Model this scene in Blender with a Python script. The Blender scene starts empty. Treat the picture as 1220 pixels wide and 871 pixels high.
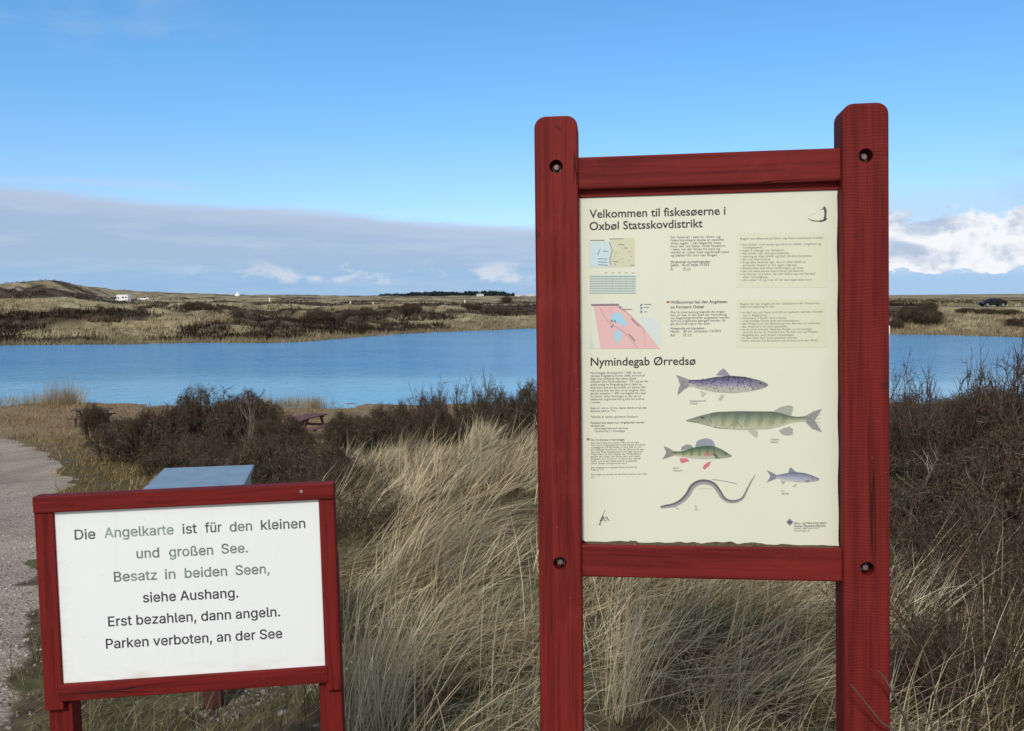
import bpy, bmesh, math, random
import numpy as np
from mathutils import Vector, Matrix, Euler

random.seed(7)
rng = np.random.default_rng(11)
R = math.radians
scene = bpy.context.scene
COL = scene.collection
CZ = 5.5                       # eye height above the lake (lake surface = z 0)
FOC = 1000.0                   # focal length for a 1220 px wide picture
PITCH = math.atan((435.5 - 353) / FOC)

# ------------------------------------------------------------------ camera
cam_d = bpy.data.cameras.new("camera")
cam_d.sensor_width = 36.0
cam_d.lens = FOC / 1220 * 36.0
cam_d.clip_start = 0.05
cam_d.clip_end = 20000
cam = bpy.data.objects.new("camera", cam_d)
cam.location = (0, 0, CZ)
cam.rotation_euler = (math.pi / 2 - PITCH, 0, 0)
COL.objects.link(cam)
scene.camera = cam

# ------------------------------------------------------------------ view, sun, sky
scene.view_settings.view_transform = 'Standard'
scene.view_settings.look = 'None'
scene.view_settings.gamma = 1
scene.view_settings.exposure = 0.0
SUN_EL, SUN_AZ = R(38), R(197)        # azimuth clockwise from +Y: behind the viewer
sun_d = bpy.data.lights.new("sun", 'SUN')
sun_d.energy = 2.75
sun_d.angle = R(8)
sun_d.color = (1.0, 0.945, 0.86)
sun = bpy.data.objects.new("sun", sun_d)
to_sun = Vector((math.sin(SUN_AZ) * math.cos(SUN_EL), math.cos(SUN_AZ) * math.cos(SUN_EL), math.sin(SUN_EL)))
sun.rotation_euler = to_sun.to_track_quat('Z', 'Y').to_euler()
sun.location = to_sun * 50
COL.objects.link(sun)


class NT:
    """small node-tree writer"""
    def __init__(s, tree):
        s.t = tree; s.n = tree.nodes; s.l = tree.links
    def new(s, typ, **kw):
        n = s.n.new(typ)
        for k, v in kw.items(): setattr(n, k, v)
        return n
    def put(s, sock, v):
        if v is None: return
        if isinstance(v, bpy.types.NodeSocket): s.l.new(v, sock)
        else:
            try: sock.default_value = v
            except Exception: sock.default_value = tuple(v) + (1.0,)
    def m(s, op, a, b=None, c=None, clamp=False):
        n = s.new('ShaderNodeMath', operation=op, use_clamp=clamp)
        s.put(n.inputs[0], a); s.put(n.inputs[1], b); s.put(n.inputs[2], c)
        return n.outputs[0]
    def v(s, op, a, b=None):
        n = s.new('ShaderNodeVectorMath', operation=op)
        s.put(n.inputs[0], a); s.put(n.inputs[1], b)
        return n.outputs[0]
    def comb(s, x, y, z):
        n = s.new('ShaderNodeCombineXYZ'); s.put(n.inputs[0], x); s.put(n.inputs[1], y); s.put(n.inputs[2], z)
        return n.outputs[0]
    def noise(s, vec, scale, detail=4, rough=0.55, dist=0.0):
        n = s.new('ShaderNodeTexNoise'); s.put(n.inputs['Vector'], vec)
        n.inputs['Scale'].default_value = scale; n.inputs['Detail'].default_value = detail
        n.inputs['Roughness'].default_value = rough; n.inputs['Distortion'].default_value = dist
        return n.outputs[0]
    def step(s, x, a, b):
        n = s.new('ShaderNodeMapRange', interpolation_type='SMOOTHSTEP')
        s.put(n.inputs[0], x); s.put(n.inputs[1], a); s.put(n.inputs[2], b)
        return n.outputs[0]
    def mix(s, f, a, b, mode='MIX'):
        n = s.new('ShaderNodeMix', data_type='RGBA', blend_type=mode)
        s.put(n.inputs[0], f); s.put(n.inputs[6], a); s.put(n.inputs[7], b)
        return n.outputs[2]
    def attr(s, name):
        return s.new('ShaderNodeAttribute', attribute_name=name)
    def bump(s, h, strength, dist):
        n = s.new('ShaderNodeBump'); s.put(n.inputs['Strength'], strength)
        n.inputs['Distance'].default_value = dist; s.put(n.inputs['Height'], h)
        return n.outputs[0]


def rgb(c): return (c[0], c[1], c[2], 1.0)

world = bpy.data.worlds.new("World")
scene.world = world
world.use_nodes = True
w = NT(world.node_tree)
w.n.clear()
sky = w.new('ShaderNodeTexSky', sky_type='NISHITA')
sky.sun_disc = False
sky.sun_elevation = SUN_EL
sky.sun_rotation = SUN_AZ
sky.altitude = 0; sky.air_density = 1.0; sky.dust_density = 0.4; sky.ozone_density = 1.6
tc = w.new('ShaderNodeTexCoord')
sep = w.new('ShaderNodeSeparateXYZ'); w.l.new(tc.outputs['Generated'], sep.inputs[0])
hor = w.m('SQRT', w.m('ADD', w.m('MULTIPLY', sep.outputs[0], sep.outputs[0]), w.m('MULTIPLY', sep.outputs[1], sep.outputs[1])))
el = w.m('DIVIDE', sep.outputs[2], w.m('MAXIMUM', hor, 0.001))     # tangent of the elevation
az = w.m('ARCTAN2', sep.outputs[0], sep.outputs[1])                # 0 ahead, + right
SKYGAIN = 10.0                                                     # cloud radiance is written for strength 0.1
def cloud(r, g, b): return rgb((r * SKYGAIN, g * SKYGAIN, b * SKYGAIN))
tint = w.mix(w.step(el, 0.0, 0.33), rgb((0.94, 1.10, 1.42)), rgb((0.75, 1.32, 1.68)))
c0 = w.mix(1.0, sky.outputs[0], tint, 'MULTIPLY')
# grey bank of stratus low over the land
pv = w.comb(w.m('MULTIPLY', az, 1.0), 0.0, w.m('MULTIPLY', el, 6.0))
nb = w.noise(pv, 3.0, 5, 0.55)
nb2 = w.noise(w.comb(w.m('MULTIPLY', az, 4.0), 3.0, w.m('MULTIPLY', el, 34.0)), 2.2, 6, 0.6)
top = w.m('ADD', 0.086, w.m('MULTIPLY', az, -0.050))
top = w.m('ADD', top, w.m('MULTIPLY', w.m('SUBTRACT', nb, 0.5), 0.022))
d_top = w.m('SUBTRACT', top, el)
wob = w.m('ADD', d_top, w.m('MULTIPLY', w.m('SUBTRACT', nb2, 0.5), 0.016))
bank = w.step(wob, -0.004, 0.010)
bank = w.m('MULTIPLY', bank, w.step(az, 0.42, 0.20))
rim = w.step(d_top, 0.034, 0.0)
lowf = w.step(el, 0.012, 0.055)
bank_c = w.mix(lowf, cloud(0.29, 0.49, 0.76), cloud(0.36, 0.49, 0.68))
bank_c = w.mix(w.m('MULTIPLY', rim, 0.75), bank_c, cloud(0.53, 0.59, 0.74))
bank_c = w.mix(w.m('MULTIPLY', w.step(nb2, 0.42, 0.75), 0.40), bank_c, cloud(0.56, 0.66, 0.80))
c1 = w.mix(w.m('MULTIPLY', bank, 0.92), c0, bank_c)
# thin streak of cloud riding above the bank, left
st = w.step(w.noise(w.comb(w.m('MULTIPLY', az, 2.2), 7.0, w.m('MULTIPLY', el, 30.0)), 1.6, 4, 0.5), 0.50, 0.70)
st = w.m('MULTIPLY', st, w.m('MULTIPLY', w.step(el, 0.150, 0.115), w.step(az, 0.05, -0.35)))
st = w.m('MULTIPLY', st, w.step(el, 0.09, 0.11))
c1 = w.mix(w.m('MULTIPLY', st, 0.45), c1, cloud(0.56, 0.64, 0.80))
# small bright cumulus low above the horizon
cu_n = w.noise(w.comb(w.m('MULTIPLY', az, 10.0), 1.0, w.m('MULTIPLY', el, 22.0)), 1.7, 7, 0.62)
cu = w.m('MULTIPLY', w.step(cu_n, 0.50, 0.66), w.m('MULTIPLY', w.step(el, 0.012, 0.020), w.step(el, 0.050, 0.026)))
cu = w.m('MULTIPLY', cu, w.m('MULTIPLY', w.step(az, -0.5, -0.2), w.step(az, 0.30, 0.1)))
c2 = w.mix(w.m('MULTIPLY', cu, 0.75), c1, cloud(0.72, 0.76, 0.84))
# big cumulus, right
kv = w.comb(w.m('MULTIPLY', az, 14.0), 4.2, w.m('MULTIPLY', el, 21.0))
kn = w.noise(kv, 1.15, 8, 0.60, 0.35)
elb = w.m('ADD', el, w.m('MULTIPLY', w.m('SUBTRACT', kn, 0.5), 0.035))
env = w.m('MULTIPLY', w.step(elb, 0.010, 0.036), w.step(el, 0.125, 0.055))
env = w.m('MULTIPLY', env, w.step(az, 0.30, 0.42))
big = w.step(w.m('ADD', kn, w.m('MULTIPLY', env, 0.36)), 0.68, 0.76)
big = w.m('MULTIPLY', big, w.step(env, 0.0, 0.15))
veil = w.m('MULTIPLY', w.step(az, 0.25, 0.45), w.m('MULTIPLY', w.step(el, 0.135, 0.09), w.step(el, 0.0, 0.02)))
c2 = w.mix(w.m('MULTIPLY', veil, 0.55), c2, cloud(0.50, 0.63, 0.82))
c2 = w.mix(w.m('MULTIPLY', w.step(el, 0.045, 0.015), w.m('MULTIPLY', w.step(az, 0.2, 0.4), 0.85)), c2, cloud(0.34, 0.55, 0.84))
kshade = w.noise(w.comb(w.m('ADD', w.m('MULTIPLY', az, 14.0), 0.25), 4.2, w.m('ADD', w.m('MULTIPLY', el, 21.0), -0.30)), 1.3, 8, 0.6, 0.35)
big_c = w.mix(w.step(kshade, 0.34, 0.55), cloud(0.47, 0.56, 0.72), cloud(0.95, 0.955, 0.975))
c3 = w.mix(w.m('MULTIPLY', big, 0.94), c2, big_c)
# thin wisps high on the left and a grey puff on the far right
wn = w.noise(w.comb(w.m('MULTIPLY', az, 3.0), 2.0, w.m('MULTIPLY', el, 11.0)), 1.6, 6, 0.6, 0.3)
wi = w.m('MULTIPLY', w.step(wn, 0.42, 0.72), w.m('MULTIPLY', w.step(az, -0.26, -0.44), w.m('MULTIPLY', w.step(el, 0.22, 0.29), w.step(el, 0.40, 0.33))))
c4 = w.mix(w.m('MULTIPLY', wi, 0.55), c3, cloud(0.42, 0.55, 0.74))
gp = w.m('MULTIPLY', w.step(wn, 0.36, 0.58), w.m('MULTIPLY', w.step(az, 0.505, 0.56), w.m('MULTIPLY', w.step(el, 0.085, 0.12), w.step(el, 0.17, 0.13))))
c5 = w.mix(w.m('MULTIPLY', gp, 0.8), c4, cloud(0.36, 0.45, 0.62))
# unseen broken cloud overhead and behind the viewer, added to neutralise the blue ambient
dk = w.m('MAXIMUM', w.step(el, 0.75, 1.6), w.step(sep.outputs[1], 0.10, -0.25))
dkn = w.step(w.noise(tc.outputs['Generated'], 3.0, 5, 0.6), 0.34, 0.52)
dk = w.m('MULTIPLY', dk, w.m('ADD', 0.40, w.m('MULTIPLY', dkn, 0.45)))
c5 = w.mix(dk, c5, cloud(0.72, 0.715, 0.69))
bg = w.new('ShaderNodeBackground'); w.l.new(c5, bg.inputs[0]); bg.inputs[1].default_value = 0.1
wo = w.new('ShaderNodeOutputWorld'); w.l.new(bg.outputs[0], wo.inputs[0])


# ------------------------------------------------------------------ object helpers
def tag(o, label=None, cat=None, group=None, kind=None):
    if label: o['label'] = label
    if cat: o['category'] = cat
    if group: o['group'] = group
    if kind: o['kind'] = kind
    return o

def empty(name, loc=(0, 0, 0), rot=(0, 0, 0), label=None, cat=None, group=None):
    o = bpy.data.objects.new(name, None)
    o.empty_display_size = 0.1
    o.location = loc; o.rotation_euler = rot
    COL.objects.link(o)
    return tag(o, label, cat, group)

def link_mesh(name, me, mat, parent=None, smooth=False):
    o = bpy.data.objects.new(name, me)
    if mat is not None: me.materials.append(mat)
    if smooth:
        me.polygons.foreach_set('use_smooth', np.ones(len(me.polygons), dtype=bool))
    COL.objects.link(o)
    if parent is not None: o.parent = parent
    return o

def bm_obj(name, bm, mat, parent=None, smooth=False):
    me = bpy.data.meshes.new(name)
    bmesh.ops.recalc_face_normals(bm, faces=bm.faces)
    bm.to_mesh(me); bm.free()
    return link_mesh(name, me, mat, parent, smooth)

def np_mesh(name, verts, faces, mat, parent=None, cols=None, attrs=None, smooth=False):
    """verts (n,3), faces (m,k) all with k corners"""
    me = bpy.data.meshes.new(name)
    verts = np.asarray(verts, dtype=np.float32); faces = np.asarray(faces, dtype=np.int32)
    n, m, k = len(verts), len(faces), faces.shape[1]
    me.vertices.add(n); me.vertices.foreach_set('co', verts.ravel())
    me.loops.add(m * k); me.loops.foreach_set('vertex_index', faces.ravel())
    me.polygons.add(m)
    me.polygons.foreach_set('loop_start', np.arange(0, m * k, k, dtype=np.int32))
    try: me.polygons.foreach_set('loop_total', np.full(m, k, dtype=np.int32))
    except Exception: pass
    me.update(calc_edges=True)
    if cols is not None:
        a = me.color_attributes.new('col', 'FLOAT_COLOR', 'POINT')
        c4_ = np.ones((n, 4), dtype=np.float32); c4_[:, :3] = cols
        a.data.foreach_set('color', c4_.ravel())
    for nm, arr in (attrs or {}).items():
        a = me.attributes.new(nm, 'FLOAT', 'POINT'); a.data.foreach_set('value', np.asarray(arr, dtype=np.float32))
    return link_mesh(name, me, mat, parent, smooth)

def add_box(bm, c, s, rot=None):
    M = Matrix.Translation(Vector(c)) @ (rot.to_4x4() if rot else Matrix.Identity(4)) @ Matrix.Diagonal((s[0], s[1], s[2], 1))
    return bmesh.ops.create_cube(bm, size=1.0, matrix=M)['verts']

def add_cyl(bm, c, r, h, axis='Z', seg=20, r2=None):
    rot = {'Z': Matrix.Identity(4), 'Y': Matrix.Rotation(math.pi / 2, 4, 'X'), 'X': Matrix.Rotation(math.pi / 2, 4, 'Y')}[axis]
    return bmesh.ops.create_cone(bm, cap_ends=True, segments=seg, radius1=r, radius2=r if r2 is None else r2, depth=h,
                                 matrix=Matrix.Translation(Vector(c)) @ rot)['verts']

def add_bar(bm, a, b, wd, th):
    """square bar between two points"""
    a, b = Vector(a), Vector(b); d = b - a
    q = d.to_track_quat('Z', 'Y').to_matrix()
    return add_box(bm, (a + b) / 2, (wd, th, d.length), q)

def bevel_all(bm, off, seg=2):
    bmesh.ops.bevel(bm, geom=list(bm.edges), offset=off, segments=seg, affect='EDGES', profile=0.5)

def copy_tree(o, parent=None):
    c = o.copy(); COL.objects.link(c)
    if parent is not None: c.parent = parent
    for ch in list(o.children): copy_tree(ch, c)
    return c


# ------------------------------------------------------------------ materials
def principled(name):
    m = bpy.data.materials.new(name); m.use_nodes = True
    t = NT(m.node_tree); b = t.n['Principled BSDF']
    return m, t, b

def plain(name, c, rough=0.6, var=0.12, scale=8.0, metal=0.0, bump=0.0, spec=0.4, obj=True):
    m, t, b = principled(name)
    co = t.new('ShaderNodeTexCoord').outputs['Object']
    n = t.noise(co, scale, 5, 0.6)
    dark = tuple(x * (1 - var) for x in c); lite = tuple(min(1, x * (1 + var)) for x in c)
    t.l.new(t.mix(t.step(n, 0.3, 0.7), rgb(dark), rgb(lite)), b.inputs['Base Color'])
    b.inputs['Roughness'].default_value = rough; b.inputs['Metallic'].default_value = metal
    b.inputs['Specular IOR Level'].default_value = spec
    if bump: t.l.new(t.bump(n, bump, 0.01), b.inputs['Normal'])
    return m

def red_wood(name, axis, c=(0.168, 0.0165, 0.0135), ridges=False, seed=0.0):
    m, t, b = principled(name)
    co = t.new('ShaderNodeTexCoord').outputs['Object']
    sc = {'X': (0.8, 22, 22), 'Z': (22, 22, 0.8)}[axis]
    g = t.v('ADD', t.v('MULTIPLY', co, sc), (seed, seed * 2, 0))
    grain = t.noise(g, 3.0, 7, 0.65, 0.4)
    crackn = t.noise(t.v('MULTIPLY', co, {'X': (0.22, 9, 9), 'Z': (9, 9, 0.22)}[axis]), 2.3, 2, 0.4, 0.0)
    crack = t.step(t.m('ABSOLUTE', t.m('SUBTRACT', crackn, 0.5)), 0.0006, 0.0035)     # 0 in the checks of the timber
    gate = t.step(t.noise(co, 2.6, 2), 0.50, 0.56)
    crack = t.m('MAXIMUM', crack, t.m('SUBTRACT', 1.0, gate))
    blot = t.noise(co, 6.0, 7, 0.70)
    d = tuple(x * 0.60 for x in c); l = (c[0] * 1.18, c[1] * 1.5, c[2] * 1.5)
    colr = t.mix(t.step(grain, 0.36, 0.60), rgb(d), rgb(c))
    colr = t.mix(t.m('MULTIPLY', t.step(blot, 0.50, 0.74), 0.60), colr, rgb(l))
    worn = t.m('MULTIPLY', t.step(t.noise(g, 5.0, 6, 0.75), 0.64, 0.74), t.step(t.noise(co, 3.4, 4, 0.6), 0.50, 0.66))
    colr = t.mix(t.m('MULTIPLY', worn, 0.55), colr, rgb((0.060, 0.022, 0.018)))
    knot = t.step(t.noise(co, 17.0, 2, 0.4), 0.74, 0.78)
    colr = t.mix(t.m('MULTIPLY', knot, 0.7), colr, rgb((0.055, 0.010, 0.009)))
    specks = t.step(t.noise(co, 120.0, 2, 0.5), 0.76, 0.80)
    colr = t.mix(t.m('MULTIPLY', specks, 0.5), colr, rgb((0.30, 0.16, 0.13)))
    colr = t.mix(t.m('SUBTRACT', 1.0, crack), colr, rgb((0.03, 0.008, 0.008)))
    t.l.new(colr, b.inputs['Base Color'])
    b.inputs['Roughness'].default_value = 0.66; b.inputs['Specular IOR Level'].default_value = 0.12
    h = t.m('ADD', t.m('MULTIPLY', grain, 0.5), crack)
    if ridges:
        sx = t.new('ShaderNodeSeparateXYZ'); t.l.new(co, sx.inputs[0])
        wv = t.m('SINE', t.m('ADD', t.m('MULTIPLY', sx.outputs[2], 900.0), t.m('MULTIPLY', t.noise(co, 14, 3), 14.0)))
        h = t.m('ADD', h, t.m('MULTIPLY', t.m('MULTIPLY', wv, t.noise(co, 6, 3)), 0.16))
    t.l.new(t.bump(h, 0.85, 0.0020), b.inputs['Normal'])
    return m

def foliage(name, rough=0.75, trans=0.25):
    m, t, b = principled(name)
    a = t.attr('col').outputs['Color']
    t.n.remove(b)
    di = t.new('ShaderNodeBsdfDiffuse'); t.l.new(a, di.inputs[0])
    tr = t.new('ShaderNodeBsdfTranslucent'); t.l.new(a, tr.inputs[0])
    mx = t.new('ShaderNodeMixShader'); mx.inputs[0].default_value = trans
    t.l.new(di.outputs[0], mx.inputs[1]); t.l.new(tr.outputs[0], mx.inputs[2])
    t.l.new(mx.outputs[0], t.n['Material Output'].inputs[0])
    return m

M = {}
M['red_v'] = red_wood('red_timber_upright', 'Z')
M['red_v2'] = red_wood('red_timber_sawn', 'Z', (0.152, 0.0145, 0.0120), True, 3.7)
M['red_h'] = red_wood('red_timber_rail', 'X', (0.160, 0.0160, 0.0135), False, 1.3)
M['red_small'] = red_wood('red_frame_board', 'X', (0.160, 0.0140, 0.0120), False, 5.1)
M['red_small_v'] = red_wood('red_frame_upright', 'Z', (0.160, 0.0140, 0.0120), False, 6.1)
M['steel'] = plain('zinc_bolt', (0.36, 0.34, 0.33), 0.45, 0.25, 200, 0.5)
M['bolt'] = plain('dark_bolt', (0.17, 0.12, 0.11), 0.5, 0.35, 200, 0.3)  # dark reddish brown for the bolt heads
M['grass'] = foliage('dry_grass', 0.7, 0.22)
M['twig'] = foliage('twigs', 0.8, 0.0)
M['ink'] = plain('black_ink', (0.030, 0.030, 0.032), 0.6, 0.1, 300)
M['ink_soft'] = plain('grey_ink', (0.14, 0.14, 0.125), 0.6, 0.1, 300)
M['print'] = None
mp, tp, bp_ = principled('colour_print')
tp.l.new(tp.attr('col').outputs['Color'], bp_.inputs['Base Color']); bp_.inputs['Roughness'].default_value = 0.5
bp_.inputs['Specular IOR Level'].default_value = 0.25
M['print'] = mp

def cream_panel():
    m, t, b = principled('cream_laminate')
    co = t.new('ShaderNodeTexCoord').outputs['Object']
    n = t.noise(co, 3.0, 5, 0.6); s = t.step(t.noise(co, 160, 2), 0.74, 0.80)
    c = t.mix(n, rgb((0.615, 0.625, 0.500)), rgb((0.660, 0.665, 0.550)))
    c = t.mix(t.m('MULTIPLY', s, 0.20), c, rgb((0.35, 0.34, 0.25)))
    t.l.new(c, b.inputs['Base Color']); b.inputs['Roughness'].default_value = 0.5; b.inputs['Specular IOR Level'].default_value = 0.3
    return m
M['cream'] = cream_panel()

def white_panel():
    m, t, b = principled('white_board_paint')
    tcn = t.new('ShaderNodeTexCoord'); co = tcn.outputs['Object']
    n = t.noise(co, 2.5, 5, 0.6)
    c = t.mix(n, rgb((0.76, 0.785, 0.785)), rgb((0.81, 0.835, 0.835)))
    run = t.step(t.noise(t.v('MULTIPLY', co, (30, 1, 1.3)), 1.6, 4, 0.6), 0.55, 0.85)
    c = t.mix(t.m('MULTIPLY', run, 0.30), c, rgb((0.62, 0.62, 0.57)))
    sp = t.new('ShaderNodeSeparateXYZ'); t.l.new(co, sp.inputs[0])
    # rust-brown dirt caught along the lower edge and corners
    low = t.m('MAXIMUM', t.step(sp.outputs[2], -0.19, -0.245), t.m('MAXIMUM', t.m('MULTIPLY', t.step(sp.outputs[0], -0.31, -0.356), 0.8), t.m('MULTIPLY', t.step(sp.outputs[2], 0.215, 0.243), 0.6)))
    dirt = t.m('MULTIPLY', low, t.step(t.noise(t.v('MULTIPLY', co, (1, 1, 3)), 9, 6, 0.7), 0.42, 0.75))
    spots = t.step(t.noise(co, 75, 2, 0.4), 0.735, 0.77)
    c = t.mix(t.m('MULTIPLY', dirt, 0.60), c, rgb((0.55, 0.45, 0.32)))
    c = t.mix(t.m('MULTIPLY', spots, 0.35), c, rgb((0.42, 0.40, 0.36)))
    t.l.new(c, b.inputs['Base Color']); b.inputs['Roughness'].default_value = 0.45; b.inputs['Specular IOR Level'].default_value = 0.3
    return m
M['white'] = white_panel()

# ------------------------------------------------------------------ terrain
def vnoise(x, y, seed=0):
    x = np.asarray(x, float); y = np.asarray(y, float)
    xi = np.floor(x).astype(np.int64); yi = np.floor(y).astype(np.int64)
    fx = x - xi; fy = y - yi
    fx = fx * fx * (3 - 2 * fx); fy = fy * fy * (3 - 2 * fy)
    def hsh(a, b):
        h = (a * 374761393 + b * 668265263 + seed * 974634721) & 0xFFFFFFFF
        h = ((h ^ (h >> 13)) * 1274126177) & 0xFFFFFFFF
        h = h ^ (h >> 16)
        return (h & 0xFFFFFF) / float(0xFFFFFF)
    a = hsh(xi, yi); b = hsh(xi + 1, yi); c = hsh(xi, yi + 1); d = hsh(xi + 1, yi + 1)
    return (a * (1 - fx) + b * fx) * (1 - fy) + (c * (1 - fx) + d * fx) * fy

def fbm(x, y, seed=0, octv=4):
    s = 0; a = 0.5; tot = 0
    for k in range(octv):
        s = s + a * vnoise(x * 2 ** k, y * 2 ** k, seed + k * 17); tot += a; a *= 0.5
    return s / tot

def smooth(x, a, b):
    t = np.clip((x - a) / (b - a), 0, 1); return t * t * (3 - 2 * t)

def table(uc, dr, T, a, y):
    T = np.asarray(T, float); uc = (np.asarray(uc, float) - 610) / 1000; dr = np.asarray(dr, float)
    j = np.clip(np.searchsorted(uc, a) - 1, 0, len(uc) - 2); i = np.clip(np.searchsorted(dr, y) - 1, 0, len(dr) - 2)
    fa = np.clip((a - uc[j]) / (uc[j + 1] - uc[j]), 0, 1); fy = np.clip((y - dr[i]) / (dr[i + 1] - dr[i]), 0, 1)
    fa = fa * fa * (3 - 2 * fa) * 0.6 + fa * 0.4
    return (T[i, j] * (1 - fa) + T[i, j + 1] * fa) * (1 - fy) + (T[i + 1, j] * (1 - fa) + T[i + 1, j + 1] * fa) * fy

NU = [-400, 0, 120, 250, 430, 640, 850, 1054, 1220, 1600]
ND = [0, 2, 4, 7, 10, 13, 18, 24, 31, 38, 43, 60]
NTB = [
 [-1.70, -1.70, -1.70, -1.68, -1.66, -1.65, -1.63, -1.60, -1.60, -1.60],
 [-1.80, -1.80, -1.78, -1.75, -1.70, -1.66, -1.64, -1.62, -1.60, -1.60],
 [-2.08, -2.05, -2.05, -2.02, -1.82, -1.74, -1.70, -1.66, -1.64, -1.60],
 [-2.45, -2.40, -2.36, -2.30, -2.08, -1.86, -1.78, -1.72, -1.68, -1.65],
 [-2.85, -2.80, -2.76, -2.68, -2.42, -2.02, -1.92, -1.85, -1.80, -1.75],
 [-3.20, -3.18, -3.14, -3.05, -2.82, -2.32, -2.22, -2.20, -2.15, -2.05],
 [-3.80, -3.82, -3.80, -3.74, -3.70, -3.50, -3.40, -3.30, -3.20, -3.00],
 [-4.50, -4.50, -4.50, -4.50, -4.50, -4.50, -4.50, -4.50, -4.40, -4.30],
 [-5.05] * 10, [-5.35] * 10, [-5.52] * 10, [-6.6] * 10]
FU = [-300, 0, 65, 110, 147, 200, 300, 450, 640, 1000, 1060, 1220, 1500]
FD = [90, 130, 160, 200, 250, 300, 350, 420, 500, 700, 1000, 2000, 6000]
FTB = [
 [-5.0] * 9 + [-4.9, -4.6, -4.6, -4.6],
 [-4.2, -4.2, -4.2, -4.2, -4.3, -4.3, -4.4, -4.5, -4.9, -4.0, -3.6, -3.5, -3.5],
 [-3.6, -3.4, -3.5, -3.8, -3.9, -3.9, -3.95, -4.1, -4.4, -2.6, -2.0, -1.95, -2.0],
 [-1.5, -1.2, -1.5, -2.8, -3.2, -3.3, -3.5, -3.8, -4.0, -2.4, -1.95, -1.9, -1.9],
 [0.0, 0.0, -0.3, -2.0, -2.8, -3.0, -3.2, -3.5, -3.8, -2.3, -1.9, -1.9, -1.9],
 [0.5, 0.8, 0.5, -1.5, -2.5, -2.8, -3.0, -3.3, -3.5, -2.3, -1.9, -1.9, -1.9],
 [1.5, 2.0, 2.5, -0.5, -2.3, -2.6, -2.9, -3.2, -3.4, -2.2, -1.8, -1.8, -1.8],
 [2.5, 3.3, 5.0, 2.5, -0.6, -1.6, -2.7, -3.0, -3.2, -2.2, -1.8, -1.8, -1.8],
 [2.5, 3.6, 6.0, 4.4, 2.2, 0.0, -2.2, -2.7, -2.8, -2.0, -1.6, -1.6, -1.6],
 [1.0, 3.0, 4.0, 4.2, 4.0, 2.7, -0.6, -1.8, -2.0, -1.4, -0.8, -0.6, -1.0],
 [0.0, 1.0, 1.5, 2.0, 2.5, 2.3, 1.0, -0.8, -1.0, 0.4, 1.4, 2.8, 1.5],
 [-1.0, -1, -1, -1, -1, -0.8, -0.5, -0.6, -0.6, -0.5, 0, 0, 0],
 [-2.0] * 13]
SHU = [-400, 0, 200, 330, 372, 420, 500, 640, 850, 1054, 1220, 1600]
SHY = [92, 93, 98, 100, 104, 112, 125, 145, 148, 122, 112, 105]

def far_shore(a, x):
    y = np.interp(a, (np.array(SHU) - 610) / 1000, SHY)
    return y + (vnoise(x / 5.0, x * 0 + 3, 5) - 0.5) * 3 + (vnoise(x / 1.7, x * 0 + 9, 6) - 0.5) * 1.2

def height(x, y):
    """terrain height above the lake at world x, y (arrays)"""
    x = np.asarray(x, float); y = np.asarray(y, float)
    a = x / np.maximum(y, 4.0)
    nh = table(NU, ND, NTB, a, np.maximum(y, 0))
    nh = nh + (fbm(x / 2.2, y / 2.2, 1) - 0.5) * (0.12 + 0.12 * smooth(y, 5, 9)) * smooth(y, 1, 5) + (fbm(x / 7, y / 7, 2, 3) - 0.5) * 0.35 * smooth(y, 4, 10) * smooth(-y, -40, -26)
    nh = nh + (fbm(x / 1.15, y / 1.15, 61, 2) - 0.5) * 0.42 * smooth(y, 3.0, 5.5) * smooth(-y, -17, -13) * smooth(a, -0.28, -0.18)
    af = np.clip(a, -1.0, 1.0)
    sh = far_shore(af, x)
    s = y - sh
    fh = table(FU, FD, FTB, af, y)
    amp = smooth(s, 4, 25)
    lw = smooth(-a, -0.35, 0.1)
    bumps = (fbm(x / 26, y / 34, 21, 4) - 0.5) * 2.6 * lw + (fbm(x / 9, y / 12, 22, 3) - 0.5) * 0.9 * lw + (fbm(x / 14, y / 14, 23, 3) - 0.5) * 0.45
    bumps = bumps * (1 + 1.2 * smooth(y, 500, 1500))
    fh = fh + amp * bumps
    def mound(u, d, ru, rd_, h): return h * np.exp(-((x - (u - 610) / 1000 * d) / (ru * d / 1000)) ** 2 - ((y - d) / rd_) ** 2)
    fh = fh + mound(40, 215, 40, 30, 1.2) + mound(63, 370, 28, 40, 2.8) + mound(96, 400, 22, 40, 1.2) + mound(0, 330, 28, 40, 1.4) + mound(150, 520, 40, 60, 1.2)
    rr_ = 1 - np.abs(fbm(x / 17, y / 9, 24, 3) - 0.5) * 2
    fh = fh + amp * 1.5 * smooth(rr_, 0.72, 1.0) * smooth(-a, -0.1, 0.15) * smooth(-y, -330, -180)
    rd = smooth(np.abs(y - 152.0), 9.0, 4.0) * smooth(a, 0.30, 0.40)          # level bed of the road on the right
    fh = fh * (1 - rd) + (-1.95) * rd
    wgt = smooth(s, 0, 14)
    fland = -5.5 + np.clip(s, 0, 14) * 0.035 + (fh + 5.5 - 0.4) * wgt + 0.0
    flake = -5.5 + np.maximum(s, -8) * 0.14
    far = np.where(s > 0, fland, flake)
    nh = np.where(y > 43, np.maximum(nh, -6.4), nh)
    k = smooth(y, 55, 75)
    return CZ + nh * (1 - k) + far * k

def H1(x, y): return float(height(np.array([x]), np.array([y]))[0])
def A(u): return (u - 610) / 1000.0

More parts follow.
